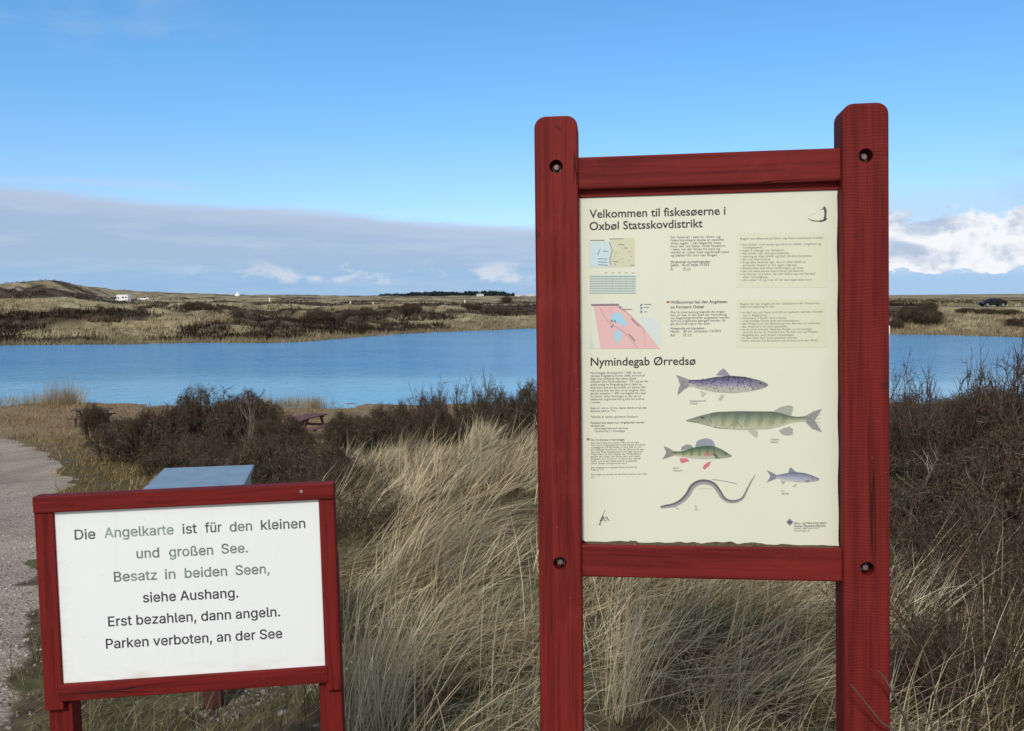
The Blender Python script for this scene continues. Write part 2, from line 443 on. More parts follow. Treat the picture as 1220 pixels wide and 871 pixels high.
# edge of the gravel track (its right-hand side), as world x for a given y
PY = [0, 3, 5, 7, 9, 12, 16, 22, 30, 36]
PX = [-1.7, -2.0, -3.05, -4.1, -4.85, -6.4, -8.5, -12.3, -18.2, -26.0]
def path_mask(x, y):
    e = np.interp(y, PY, PX) + (fbm(x / 0.9, y / 0.9, 31, 3) - 0.5) * 0.9
    m = smooth(e - x, -0.25, 0.25)
    end = 30 + (vnoise(x / 2, y / 2, 3) - 0.5) * 2
    return m * smooth(end - y, 0, 2.0)

ya = np.concatenate([np.arange(-6, 16, 0.13), 16 * 1.0115 ** np.arange(0, 518)])
aa = np.linspace(-1.3, 1.3, 380)
GX = aa[None, :] * (np.maximum(ya, 0)[:, None] + 3.0); GY = np.repeat(ya[:, None], len(aa), 1)
gx, gy = GX.ravel(), GY.ravel()
gz = height(gx, gy)
ny, nx = GX.shape
idx = np.arange(ny * nx).reshape(ny, nx)
quads = np.stack([idx[:-1, :-1], idx[:-1, 1:], idx[1:, 1:], idx[1:, :-1]], -1).reshape(-1, 4)
ga = np.clip(gx / np.maximum(gy, 4), -1, 1)
g_s = gy - far_shore(ga, gx)
attr_path = path_mask(gx, gy)

def heath_mask(x, y):
    """dark heather (1) or pale dune grass (0) on the far side of the lake"""
    n = fbm(x / 24, y / 40, 41, 4) * 0.6 + fbm(x / 8, y / 12, 43, 3) * 0.4
    a = x / np.maximum(y, 4)
    bias = 0.055 * smooth(-a, 0.2, 0.45) * smooth(-y, -260, -170) - 0.05 * smooth(a, 0.3, 0.42) - 0.03 * smooth(y, 300, 420)
    m = smooth(n + bias + (fbm(x / 3.5, y / 5, 44, 3) - 0.5) * 0.16, 0.48, 0.55)
    hill = np.exp(-((x + 0.57 * 205) / 12.0) ** 2 - ((y - 205) / 24) ** 2)
    return np.maximum(m, smooth(hill, 0.25, 0.5))
attr_heath = heath_mask(gx, gy) * smooth(g_s, 3, 16)
attr_far = smooth(gy, 60, 80)
attr_dune = smooth(ga, -0.40, -0.22) * (1 - attr_far)
attr_shore = smooth(gy, 20, 31) * (1 - attr_far)
road_m = smooth(np.abs(gy - 152.0), 4.2, 3.4) * smooth(ga, 0.33, 0.36)

def ground_mat():
    m, t, b = principled('heath_ground')
    co = t.new('ShaderNodeTexCoord').outputs['Object']
    fine = t.noise(co, 9.0, 6, 0.65); mid = t.noise(co, 1.3, 5, 0.6); far = t.noise(co, 0.12, 6, 0.65)
    litter = t.mix(t.step(fine, 0.3, 0.7), rgb((0.050, 0.037, 0.024)), rgb((0.15, 0.11, 0.065)))
    moss = t.mix(t.step(fine, 0.3, 0.7), rgb((0.045, 0.048, 0.020)), rgb((0.13, 0.115, 0.055)))
    c = t.mix(t.step(mid, 0.42, 0.62), litter, moss)
    shore = t.mix(t.step(fine, 0.3, 0.75), rgb((0.17, 0.12, 0.07)), rgb((0.27, 0.20, 0.12)))
    c = t.mix(t.attr('shore').outputs['Fac'], c, shore)
    # gravel
    vo = t.new('ShaderNodeTexVoronoi'); t.l.new(co, vo.inputs['Vector']); vo.inputs['Scale'].default_value = 48.0; vo.inputs['Randomness'].default_value = 1.0
    sv = t.new('ShaderNodeSeparateColor'); t.l.new(vo.outputs['Color'], sv.inputs[0])
    stone = t.mix(sv.outputs[0], rgb((0.20, 0.165, 0.125)), rgb((0.54, 0.475, 0.39)))
    stone = t.mix(t.step(vo.outputs['Distance'], 0.38, 0.62), stone, rgb((0.20, 0.165, 0.125)))
    sand = t.mix(mid, rgb((0.28, 0.235, 0.175)), rgb((0.42, 0.36, 0.28)))
    stone = t.mix(t.step(t.noise(co, 5.0, 6, 0.75), 0.30, 0.62), stone, sand)
    grit = t.noise(co, 22.0, 4, 0.75)
    stone = t.mix(t.m('MULTIPLY', t.step(grit, 0.52, 0.66), 0.65), stone, rgb((0.56, 0.51, 0.43)))
    stone = t.mix(t.m('MULTIPLY', t.step(grit, 0.46, 0.34), 0.70), stone, rgb((0.13, 0.105, 0.078)))
    wornp = t.step(t.noise(t.v('MULTIPLY', co, (0.9, 0.22, 1)), 1.0, 4, 0.6), 0.48, 0.66)
    stone = t.mix(t.m('MULTIPLY', wornp, 0.45), stone, rgb((0.20, 0.165, 0.115)))
    pm = t.attr('path').outputs['Fac']
    pm = t.step(t.m('ADD', pm, t.m('MULTIPLY', t.m('SUBTRACT', t.noise(co, 4.0, 5, 0.7), 0.5), 0.7)), 0.40, 0.60)
    c = t.mix(pm, c, stone)
    # far side of the lake
    pale = t.mix(t.step(far, 0.35, 0.68), rgb((0.19, 0.150, 0.085)), rgb((0.40, 0.335, 0.205)))
    pale = t.mix(t.m('MULTIPLY', t.step(t.noise(co, 0.8, 5, 0.7), 0.45, 0.75), 0.5), pale, rgb((0.12, 0.10, 0.05)))
    dark = t.mix(t.step(t.noise(co, 0.5, 6, 0.7), 0.35, 0.7), rgb((0.040, 0.030, 0.020)), rgb((0.095, 0.068, 0.044)))
    f = t.mix(t.attr('heath').outputs['Fac'], pale, dark)
    c = t.mix(t.attr('far').outputs['Fac'], c, f)
    c = t.mix(t.attr('road').outputs['Fac'], c, rgb((0.10, 0.095, 0.09)))
    t.l.new(c, b.inputs['Base Color']); b.inputs['Roughness'].default_value = 0.95; b.inputs['Specular IOR Level'].default_value = 0.1
    h = t.m('ADD', t.m('MULTIPLY', fine, 0.5), t.m('MULTIPLY', t.m('SUBTRACT', 1.0, vo.outputs['Distance']), t.m('MULTIPLY', pm, 0.5)))
    t.l.new(t.bump(h, 0.7, 0.03), b.inputs['Normal'])
    return m

terrain = np_mesh('ground', np.stack([gx, gy, gz], -1), quads, ground_mat(),
                  attrs=dict(path=attr_path, heath=attr_heath, far=attr_far, shore=attr_shore, road=road_m), smooth=True)
tag(terrain, 'sandy heath ground sloping from the signs to the lake and the far dunes', 'ground', kind='structure')

# ------------------------------------------------------------------ lake
def water_mat():
    m, t, b = principled('lake_water')
    co = t.new('ShaderNodeTexCoord').outputs['Object']
    sp = t.new('ShaderNodeSeparateXYZ'); t.l.new(co, sp.inputs[0])
    wind = t.noise(t.v('MULTIPLY', co, (0.02, 0.05, 1)), 1.0, 4, 0.6)
    yy = t.m('ADD', sp.outputs[1], t.m('MULTIPLY', t.m('SUBTRACT', wind, 0.5), 22.0))
    rough = t.step(yy, 52.0, 66.0)                       # sheltered near shore, wind ruffled beyond
    w1 = t.noise(t.v('MULTIPLY', co, (0.55, 1.5, 1)), 1.0, 4, 0.6)
    w2 = t.noise(t.v('MULTIPLY', co, (2.2, 5.0, 1)), 1.0, 3, 0.6)
    w4 = t.noise(t.v('MULTIPLY', co, (1.0, 0.30, 1)), 1.0, 4, 0.65)
    w3 = t.noise(t.v('MULTIPLY', co, (0.06, 0.16, 1)), 1.0, 3, 0.6)
    h = t.m('ADD', t.m('MULTIPLY', w1, 1.0), t.m('MULTIPLY', w2, 0.6))
    h = t.m('ADD', h, t.m('MULTIPLY', w4, 1.6))
    st = t.m('ADD', 0.10, t.m('MULTIPLY', rough, t.m('ADD', 0.45, t.m('MULTIPLY', t.step(w3, 0.35, 0.7), 0.55))))
    t.l.new(t.bump(h, st, 0.35), b.inputs['Normal'])
    t.l.new(t.mix(rough, rgb((0.130, 0.360, 0.520)), rgb((0.100, 0.330, 0.610))), b.inputs['Base Color'])
    b.inputs['Roughness'].default_value = 0.10; b.inputs['IOR'].default_value = 1.33
    return m
xs = np.linspace(-260, 260, 30); ys = np.linspace(33, 175, 20)
wx, wy = np.meshgrid(xs, ys); wi_ = np.arange(wx.size).reshape(wx.shape)
wq = np.stack([wi_[:-1, :-1], wi_[:-1, 1:], wi_[1:, 1:], wi_[1:, :-1]], -1).reshape(-1, 4)
lake = np_mesh('lake_water', np.stack([wx.ravel(), wy.ravel(), wx.ravel() * 0], -1), wq, water_mat())
tag(lake, 'blue lake with wind ripples between the dune and the far shore', 'lake', kind='structure')

# ------------------------------------------------------------------ grass
STRAW = np.array([[0.70, 0.605, 0.415], [0.61, 0.505, 0.32], [0.52, 0.395, 0.23], [0.43, 0.395, 0.25], [0.18, 0.125, 0.068], [0.80, 0.72, 0.53]])
STRAW_P = np.array([0.25, 0.23, 0.15, 0.14, 0.15, 0.08])

def blades(P, L, dirang, lean, curl, width, col, seg=4, tipdark=None):
    """curved ribbon blades; returns verts, faces, colours"""
    n = len(P)
    t = np.linspace(0, 1, seg + 1)
    th = lean[:, None] + curl[:, None] * t[None, :]
    dx = np.cos(dirang)[:, None]; dy = np.sin(dirang)[:, None]
    st = (L / seg)[:, None]
    sx = np.sin(th); cz = np.cos(th)
    px = np.concatenate([np.zeros((n, 1)), np.cumsum((sx[:, :-1] + sx[:, 1:]) / 2 * st, 1)], 1)
    pz = np.concatenate([np.zeros((n, 1)), np.cumsum((cz[:, :-1] + cz[:, 1:]) / 2 * st, 1)], 1)
    cx_ = P[:, 0:1] + px * dx; cy_ = P[:, 1:2] + px * dy; cz_ = P[:, 2:3] + pz
    tw = dirang + math.pi / 2 + rng.uniform(-1.0, 1.0, n)
    wx_ = np.cos(tw)[:, None]; wy_ = np.sin(tw)[:, None]
    prof = np.array([0.75, 1.0, 0.9, 0.6, 0.10]) if seg == 4 else np.linspace(1, 0.1, seg + 1)
    hw = width[:, None] * prof[None, :] * 0.5
    left = np.stack([cx_ - wx_ * hw, cy_ - wy_ * hw, cz_], -1)
    right = np.stack([cx_ + wx_ * hw, cy_ + wy_ * hw, cz_], -1)
    V = np.stack([left, right], 2).reshape(n, (seg + 1) * 2, 3)
    base = (np.arange(n) * (seg + 1) * 2)[:, None, None]
    k = np.arange(seg)[None, :, None] * 2
    F = (base + k + np.array([0, 1, 3, 2])[None, None, :]).reshape(-1, 4)
    C = np.repeat(col[:, None, :], (seg + 1) * 2, 1)
    return V.reshape(-1, 3), F, C.reshape(-1, 3)

def pick(n, pal, p):
    c = pal[rng.choice(len(pal), n, p=p / p.sum())]
    return np.clip(c * rng.uniform(0.78, 1.18, (n, 1)) + rng.normal(0, 0.008, (n, 3)), 0.01, 0.9)

def tussocks(cx, cy, per, rad, Lm, Ls, leanm, leans, curlm, dirm, dirs, wid, pal, pp, seg=4, z0=0.0):
    """grass tussocks at cx, cy (arrays), per blades each"""
    n = len(cx); N = n * per
    ti = np.repeat(np.arange(n), per)
    r = rad * np.sqrt(rng.random(N)); ph = rng.uniform(0, 2 * math.pi, N)
    x = cx[ti] + r * np.cos(ph); y = cy[ti] + r * np.sin(ph)
    z = height(x, y) - 0.02 + z0
    tdir = dirm + rng.normal(0, dirs * 0.6, n) + (fbm(cx / 1.1, cy / 1.1, 71, 3) - 0.5) * 3.2
    tL = rng.uniform(0.65, 1.15, n) * (0.62 + 0.76 * fbm(cx / 0.9, cy / 0.9, 79, 3)); tlean = rng.normal(0, leans * 0.7, n) + (fbm(cx / 0.9, cy / 0.9, 77, 3) - 0.5) * 1.3
    d = tdir[ti] + rng.normal(0, dirs, N)
    # outer blades fall outward a little
    L = np.maximum(0.06, tL[ti] * (Lm + rng.normal(0, Ls, N)))
    lean = np.clip(leanm + tlean[ti] + rng.normal(0, leans, N), -0.3, 1.35)
    curl = np.abs(curlm + rng.normal(0, 0.35, N))
    tshade = rng.uniform(0.50, 1.20, n)
    col = pick(N, pal, pp) * tshade[ti][:, None]
    wd = wid * rng.uniform(0.6, 1.3, N)
    return blades(np.stack([x, y, z], -1), L, d, lean, curl, wd, col, seg)

def merge(parts):
    V, F, C = [], [], []; o = 0
    for v, f, c in parts:
        V.append(v); F.append(f + o); C.append(c); o += len(v)
    return np.concatenate(V), np.concatenate(F), np.concatenate(C)

def scatter(a0, a1, y0, y1, dens, keep):
    """random world points in a fan; dens in points per square metre"""
    xa, xb = min(a0 * y1, a0 * y0), max(a1 * y1, a1 * y0)
    n = int((xb - xa) * (y1 - y0) * dens)
    x = rng.uniform(xa, xb, n); y = rng.uniform(y0, y1, n)
    a = x / np.maximum(y, 0.5)
    k = (a > a0) & (a < a1)
    x, y = x[k], y[k]
    k = rng.random(len(x)) < keep(x, y)
    return x[k], y[k]

def dune_w(x, y):
    a = x / np.maximum(y, 3.0)
    near_l = 0.10 * smooth(-y, -6.5, -4.5)
    left = smooth(a + (fbm(x / 1.3, y / 1.3, 55, 3) - 0.5) * 0.25 - near_l, -0.30, -0.20)
    right = 1 - smooth(a + (fbm(x / 1.5, y / 1.5, 56, 3) - 0.5) * 0.22, 0.40, 0.50)
    return left * right * (0.22 + 0.78 * smooth(fbm(x / 1.0, y / 1.0, 57, 3), 0.34, 0.54))
parts = []
WIND = 0.0          # blades bend towards +x
def near_keep(x, y): return dune_w(x, y)
cx, cy = scatter(-0.36, 0.75, 2.2, 5.2, 15, lambda x, y: np.maximum(near_keep(x, y), 0.30 * smooth(x / y, 0.35, 0.5)))
parts.append(tussocks(cx, cy, 105, 0.18, 0.46, 0.17, 0.80, 0.42, 0.95, WIND, 0.75, 0.0040, STRAW, STRAW_P))
cx, cy = scatter(-0.34, 0.58, 5.2, 9.0, 8.5, near_keep)
parts.append(tussocks(cx, cy, 125, 0.15, 0.60, 0.16, 0.80, 0.32, 0.75, WIND, 0.50, 0.0050, STRAW, STRAW_P))
cx, cy = scatter(-0.30, 0.55, 9.0, 16.5, 5.5, near_keep)
parts.append(tussocks(cx, cy, 100, 0.19, 0.54, 0.13, 0.72, 0.27, 0.70, WIND, 0.50, 0.0075, STRAW, STRAW_P))
# older blades lying flat in a swirling mat
cx, cy = scatter(-0.30, 0.62, 2.2, 6, 22, near_keep)
parts.append(tussocks(cx, cy, 36, 0.16, 0.26, 0.10, 1.0, 0.40, 0.7, 0.3, 1.3, 0.0040, STRAW[[1, 2, 3, 4]], np.array([0.25, 0.35, 0.2, 0.2]), z0=0.03))
cx, cy = scatter(-0.30, 0.52, 2.6, 12, 7, near_keep)
parts.append(tussocks(cx, cy, 40, 0.22, 0.50, 0.14, 1.15, 0.20, 0.45, 0.35, 0.35, 0.0055, STRAW[[1, 2, 3, 4]], np.array([0.3, 0.4, 0.12, 0.18]), z0=0.10))
cx, cy = scatter(0.02, 0.40, 2.9, 4.2, 16, lambda x, y: smooth(fbm(x / 0.5, y / 0.5, 88, 2), 0.42, 0.6))
parts.append(tussocks(cx, cy, 60, 0.10, 0.20, 0.06, 0.35, 0.35, 0.5, 0.4, 1.2, 0.0032, np.array([[0.11, 0.14, 0.055], [0.16, 0.17, 0.08], [0.24, 0.21, 0.12]]), np.array([0.45, 0.35, 0.2])))
# tall single stalks sticking up out of the dune grass
cx, cy = scatter(-0.26, 0.45, 4.5, 15, 1.2, near_keep)
parts.append(tussocks(cx, cy, 4, 0.10, 0.80, 0.14, 0.38, 0.2, 0.55, WIND, 0.4, 0.0045, np.array([[0.64, 0.58, 0.42], [0.55, 0.48, 0.31]]), np.array([0.5, 0.5])))
V, F, C = merge(parts)
o = np_mesh('dune_grass', V, F, M['grass'], cols=C)
tag(o, 'pale dry dune grass bent over by the wind behind the signs', 'grass', kind='stuff')

# short brown-green turf at the path edge, under the small sign and down to the shore
TURF = np.array([[0.20, 0.165, 0.085], [0.28, 0.22, 0.125], [0.11, 0.115, 0.045], [0.38, 0.31, 0.19], [0.13, 0.09, 0.05]])
TURF_P = np.array([0.3, 0.28, 0.16, 0.16, 0.10])
def turf_keep(x, y):
    a = x / np.maximum(y, 3.0)
    p = path_mask(x, y)
    return (1 - np.exp(-((x + 1.33) ** 2 + (y - 4.0) ** 2) / 0.12)) * (1 - p) ** 2 * (1 - 0.75 * smooth(a, -0.24, -0.16))
parts = []
cx, cy = scatter(-0.85, 0.85, 2.0, 8, 40, lambda x, y: np.clip(turf_keep(x, y) + 0.25, 0, 1) * np.maximum(1 - path_mask(x, y), 0.05))
parts.append(tussocks(cx, cy, 26, 0.13, 0.16, 0.07, 0.7, 0.45, 0.8, WIND, 1.5, 0.0040, TURF, TURF_P))
cx, cy = scatter(-0.85, -0.10, 8, 20, 11, turf_keep)
parts.append(tussocks(cx, cy, 24, 0.20, 0.24, 0.08, 0.6, 0.40, 0.8, WIND, 1.2, 0.0085, TURF * np.array([1.35, 1.2, 1.0]), TURF_P))
cx, cy = scatter(-0.85, 0.12, 20, 42, 6.5, turf_keep)
parts.append(tussocks(cx, cy, 16, 0.40, 0.20, 0.07, 0.6, 0.40, 0.8, WIND, 1.2, 0.018, TURF * np.array([1.45, 1.22, 1.0]), TURF_P, 2))
V, F, C = merge(parts)
o = np_mesh('short_turf', V, F, M['grass'], cols=C)
tag(o, 'short brown and green turf along the gravel track', 'grass', kind='stuff')

# reeds: near shore on the left, and all along the far shore
REED = np.array([[0.46, 0.36, 0.22], [0.38, 0.29, 0.17], [0.52, 0.43, 0.28]]); REED_P = np.array([0.4, 0.4, 0.2])
parts = []
def reed_band(u0, u1, y0, y1, n, L):
    a = rng.uniform(A(u0), A(u1), n); y = rng.uniform(y0, y1, n)
    return tussocks(a * y, y, 14, 0.35, L, L * 0.18, 0.10, 0.12, 0.25, WIND, 1.2, 0.015, REED * 0.9, REED_P, 2)
parts.append(reed_band(-120, 78, 41.5, 44, 120, 0.60))
parts.append(reed_band(55, 92, 41.5, 43.5, 46, 1.10))
parts.append(reed_band(310, 392, 40.5, 42.5, 90, 0.55))
V, F, C = merge(parts)
o = np_mesh('near_reeds', V, F, M['grass'], cols=C)
tag(o, 'thin pale reeds at the near edge of the lake', 'reeds', kind='stuff')

n = 3600
a = rng.uniform(-0.80, 0.72, n)
ysh = far_shore(a, a * 110); y = ysh + np.abs(rng.normal(0.0, 1.5, n)) - 0.4; x = a * y
y = far_shore(x / y, x) + (y - ysh)
V, F, C = tussocks(x, y, 9, 0.7, 0.55, 0.2, 0.12, 0.15, 0.3, WIND, 1.2, 0.050, REED * 0.85, REED_P, 2)
o = np_mesh('far_reeds', V, F, M['grass'], cols=C)
tag(o, 'tan reed fringe along the far shore of the lake', 'reeds', kind='stuff')

# far heather and far dune grass: uncountable ground cover beyond the lake
def far_scatter(n, want):
    a = rng.uniform(-0.85, 0.75, n); s = rng.random(n) ** 2.0 * 420 + 3
    y = np.interp(a, (np.array(SHU) - 610) / 1000, SHY) + s; x = a * y
    m = heath_mask(x, y)
    keep = (m if want else 1 - m) > rng.random(n)
    keep &= ~((np.abs(y - 152) < 6) & (a > 0.3))
    keep &= ~((y < 152) & (a > 0.40) & (rng.random(n) < 0.5)) if want else keep
    return x[keep], y[keep]
HEATH = np.array([[0.046, 0.033, 0.023], [0.070, 0.049, 0.033], [0.038, 0.035, 0.021], [0.110, 0.078, 0.050]])
x, y = far_scatter(26000, True)
V, F, C = tussocks(x, y, 11, 0.75, 0.65, 0.2, 0.35, 0.35, 0.5, WIND, 3.0, 0.16, HEATH, np.array([0.35, 0.3, 0.2, 0.15]), 2)
o = np_mesh('heather_cover', V, F, M['grass'], cols=C)
tag(o, 'dark brown heather covering the far dunes', 'heather', kind='stuff')
x, y = far_scatter(20000, False)
V, F, C = tussocks(x, y, 9, 0.7, 0.55, 0.15, 0.4, 0.3, 0.5, WIND, 0.8, 0.13, np.array([[0.42, 0.35, 0.22], [0.33, 0.265, 0.155], [0.21, 0.16, 0.09], [0.50, 0.43, 0.28]]), np.array([0.3, 0.35, 0.2, 0.15]), 2)
o = np_mesh('far_dune_grass', V, F, M['grass'], cols=C)
tag(o, 'pale tufted grass on the dunes beyond the lake', 'grass', kind='stuff')

# ------------------------------------------------------------------ pebbles of the track
def pebbles():
    n = 9000
    y = 2.2 + 13 * rng.random(n) ** 1.3; x = -rng.uniform(0.45, 0.95, n) * y
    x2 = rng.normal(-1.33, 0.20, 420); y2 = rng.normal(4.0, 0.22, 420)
    k = path_mask(x, y) > rng.random(n)
    x = np.concatenate([x[k], x2]); y = np.concatenate([y[k], y2]); n = len(x)
    base = np.array([[1, 0, 0], [-1, 0, 0], [0, 1, 0], [0, -1, 0], [0, 0, 1], [0, 0, -1]], float)
    tri = np.array([[0, 2, 4], [2, 1, 4], [1, 3, 4], [3, 0, 4], [2, 0, 5], [1, 2, 5], [3, 1, 5], [0, 3, 5]])
    s = rng.lognormal(-4.7, 0.42, (n, 1, 1)) * rng.uniform(0.7, 1.3, (n, 1, 3)) * np.array([1, 1, 0.6])
    an = rng.uniform(0, 6.28, n); ca, sa = np.cos(an)[:, None], np.sin(an)[:, None]
    b = (base[None] + rng.normal(0, 0.16, (n, 6, 3))) * s
    bx = b[..., 0] * ca - b[..., 1] * sa; by = b[..., 0] * sa + b[..., 1] * ca
    z = height(x, y) + 0.002
    V = np.stack([bx + x[:, None], by + y[:, None], b[..., 2] + z[:, None]], -1).reshape(-1, 3)
    F = (tri[None] + (np.arange(n) * 6)[:, None, None]).reshape(-1, 3)
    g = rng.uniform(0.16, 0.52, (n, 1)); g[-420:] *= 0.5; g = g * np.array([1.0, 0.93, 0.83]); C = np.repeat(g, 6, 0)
    o = np_mesh('gravel_pebbles', V, F, M['twig'], cols=C, smooth=True)
    tag(o, 'loose grey pebbles scattered over the gravel track', 'pebbles', kind='stuff')
pebbles()

# ------------------------------------------------------------------ shrubs
def tubes(PL, RD, col, sides=3):
    """PL (n,k,3) polylines, RD (n,k) radii -> verts, faces, colours"""
    n, k, _ = PL.shape
    d = np.zeros_like(PL); d[:, :-1] = PL[:, 1:] - PL[:, :-1]; d[:, -1] = d[:, -2]
    d /= np.linalg.norm(d, axis=-1, keepdims=True) + 1e-9
    up = np.where(np.abs(d[..., 2:3]) < 0.9, np.array([0, 0, 1.0]), np.array([1.0, 0, 0]))
    e1 = np.cross(d, up); e1 /= np.linalg.norm(e1, axis=-1, keepdims=True) + 1e-9
    e2 = np.cross(d, e1)
    an = np.arange(sides) * 2 * math.pi / sides
    ring = e1[:, :, None, :] * np.cos(an)[None, None, :, None] + e2[:, :, None, :] * np.sin(an)[None, None, :, None]
    V = PL[:, :, None, :] + ring * RD[:, :, None, None]
    ix = np.arange(n * k * sides).reshape(n, k, sides)
    a_ = ix[:, :-1]; b_ = ix[:, 1:]
    F = np.stack([a_, np.roll(a_, -1, 2), np.roll(b_, -1, 2), b_], -1).reshape(-1, 4)
    C = np.repeat(col, k * sides, 0)
    return V.reshape(-1, 3), F, C

def grow(start, dirs, L, k, wig, upb):
    n = len(start)
    P = np.zeros((n, k, 3)); P[:, 0] = start; d = dirs.copy()
    for i in range(1, k):
        d = d + rng.normal(0, wig, (n, 3)); d[:, 2] += upb
        d /= np.linalg.norm(d, axis=1, keepdims=True)
        P[:, i] = P[:, i - 1] + d * (L / (k - 1))[:, None]
    return P

def children_of(P, per, spread, Lc, k, wig, upb, tmin=0.25):
    n, kk, _ = P.shape
    ti = np.repeat(np.arange(n), per); N = len(ti)
    t = rng.uniform(tmin, 1.0, N) * (kk - 1.001); i = t.astype(int); f = (t - i)[:, None]
    st = P[ti, i] * (1 - f) + P[ti, i + 1] * f
    d = P[ti, i + 1] - P[ti, i]; d /= np.linalg.norm(d, axis=1, keepdims=True) + 1e-9
    d = d + rng.normal(0, spread, (N, 3)); d /= np.linalg.norm(d, axis=1, keepdims=True)
    L = Lc * rng.uniform(0.5, 1.2, N)
    return grow(st, d, L, k, wig, upb)

def shrub_mesh(n0, rad, Ht, lean, levels, r0, pal, pp, leafn=0, leaf_pal=None, leaf=0.012, dome=False):
    """dense twiggy shrub; levels = list of (children, spread, length, nodes)"""
    an = rng.uniform(0, 2 * math.pi, n0); rr = rad * np.sqrt(rng.random(n0))
    st = np.stack([rr * np.cos(an), rr * np.sin(an), np.full(n0, -0.08)], -1)
    out = lean * (0.3 + rr / rad)
    d = np.stack([np.cos(an) * out, np.sin(an) * out, np.ones(n0)], -1) + rng.normal(0, 0.18, (n0, 3))
    d /= np.linalg.norm(d, axis=1, keepdims=True)
    L = Ht * rng.uniform(0.65, 1.1, n0)
    P = grow(st, d, L, 6, 0.13, 0.03)
    parts = []; r = r0; cur = P; allt = []
    for lv in range(len(levels) + 1):
        k = cur.shape[1]
        R_ = r * np.linspace(1, 0.55, k)[None, :] * rng.uniform(0.8, 1.2, (len(cur), 1))
        parts.append(tubes(cur, R_, pick(len(cur), pal, pp)))
        if lv < len(levels):
            per, sp_, Lc, kn = levels[lv]
            cur = children_of(cur, per, sp_, Lc, kn, 0.20, 0.06); r *= 0.62
            allt.append(cur)
    if leafn:
        tips = allt[-1]; ii = rng.integers(0, len(tips), leafn); jj = rng.integers(0, tips.shape[1], leafn)
        c = tips[ii, jj] + rng.normal(0, 0.012, (leafn, 3))
        e1 = rng.normal(0, 1, (leafn, 3)); e1 /= np.linalg.norm(e1, axis=1, keepdims=True)
        e2 = np.cross(e1, rng.normal(0, 1, (leafn, 3))); e2 /= np.linalg.norm(e2, axis=1, keepdims=True)
        s = leaf * rng.uniform(0.6, 1.4, (leafn, 1))
        V = np.stack([c - e1 * s * 1.6, c + e2 * s * 0.6, c + e1 * s * 1.6, c - e2 * s * 0.6], 1).reshape(-1, 3)
        F = np.arange(leafn * 4).reshape(-1, 4)
        parts.append((V, F, np.repeat(pick(leafn, leaf_pal, np.ones(len(leaf_pal))), 4, 0)))
    V, F, C = merge(parts)
    if dome:
        ph_ = np.arctan2(V[:, 1], V[:, 0]); r_ = np.hypot(V[:, 0], V[:, 1]); Rm = np.percentile(r_, 97)
        d_ = Ht * 0.98 * np.sqrt(np.clip(1.05 - (r_ / Rm) ** 2, 0.10, 1)) * (0.72 + 0.55 * fbm(V[:, 0] * 3.1 + 7, V[:, 1] * 3.1, int(rng.integers(1, 99)), 2))
        z_ = V[:, 2]; k_ = 0.82 * d_
        V[:, 2] = np.where(z_ > k_, k_ + (z_ - k_) * 0.28, z_)
    return V, F, C

BARK = np.array([[0.085, 0.064, 0.046], [0.115, 0.087, 0.062], [0.060, 0.047, 0.036], [0.21, 0.17, 0.13], [0.110, 0.066, 0.048]])
BARK_P = np.array([0.32, 0.27, 0.2, 0.08, 0.13])
LEAFD = np.array([[0.075, 0.065, 0.032], [0.115, 0.088, 0.048], [0.062, 0.066, 0.030], [0.15, 0.115, 0.065]])
def proto(*args, **kw):
    V, F, C = shrub_mesh(*args, **kw)
    o = np_mesh('twigs', V, F, M['twig'], cols=C)
    me = o.data
    bpy.data.objects.remove(o)
    rr = np.hypot(V[:, 0], V[:, 1])
    EXT[me.name] = (2 * np.percentile(rr, 96), np.percentile(V[:, 2], 99.6))
    return me
EXT = {}
MESH = {}
MESH['dense'] = [proto(75, 0.55, 0.75, 0.55, [(6, 0.55, 0.36, 4), (8, 0.6, 0.18, 3), (2, 0.7, 0.10, 3)], 0.009, BARK, BARK_P, 6000, LEAFD, 0.0085, dome=True) for _ in range(3)]
MESH['open'] = [proto(30, 0.30, 0.85, 0.60, [(7, 0.55, 0.38, 5), (8, 0.55, 0.20, 4), (3, 0.6, 0.10, 3)], 0.010, BARK, BARK_P) for _ in range(2)]
MESH['wispy'] = [proto(34, 0.50, 0.65, 0.75, [(6, 0.60, 0.34, 5), (7, 0.65, 0.18, 4), (2, 0.7, 0.09, 3)], 0.006, BARK, BARK_P, 1500, LEAFD, 0.007) for _ in range(3)]
PALE = np.array([[0.30, 0.26, 0.21], [0.22, 0.185, 0.145]])
MESH['pale'] = [proto(4, 0.10, 0.85, 0.5, [(3, 0.5, 0.40, 5), (3, 0.6, 0.2, 4)], 0.010, PALE, np.ones(2)) for _ in range(2)]

def shrub(kind, k, x, y, w_, h_, label, group=None, cat='shrub', name='shrub', dz=0.0):
    """one shrub; the prototypes are about 2 m across and 1.05 m high"""
    me = MESH[kind][k % len(MESH[kind])]
    o = bpy.data.objects.new(name, me)
    o.location = (x, y, H1(x, y) + dz)
    o.rotation_euler = (0, 0, random.uniform(0, 6.28))
    ew, eh = EXT[me.name]
    o.scale = (w_ / ew, w_ / ew * random.uniform(0.9, 1.1), h_ / eh)
    COL.objects.link(o)
    return tag(o, label, cat, group)

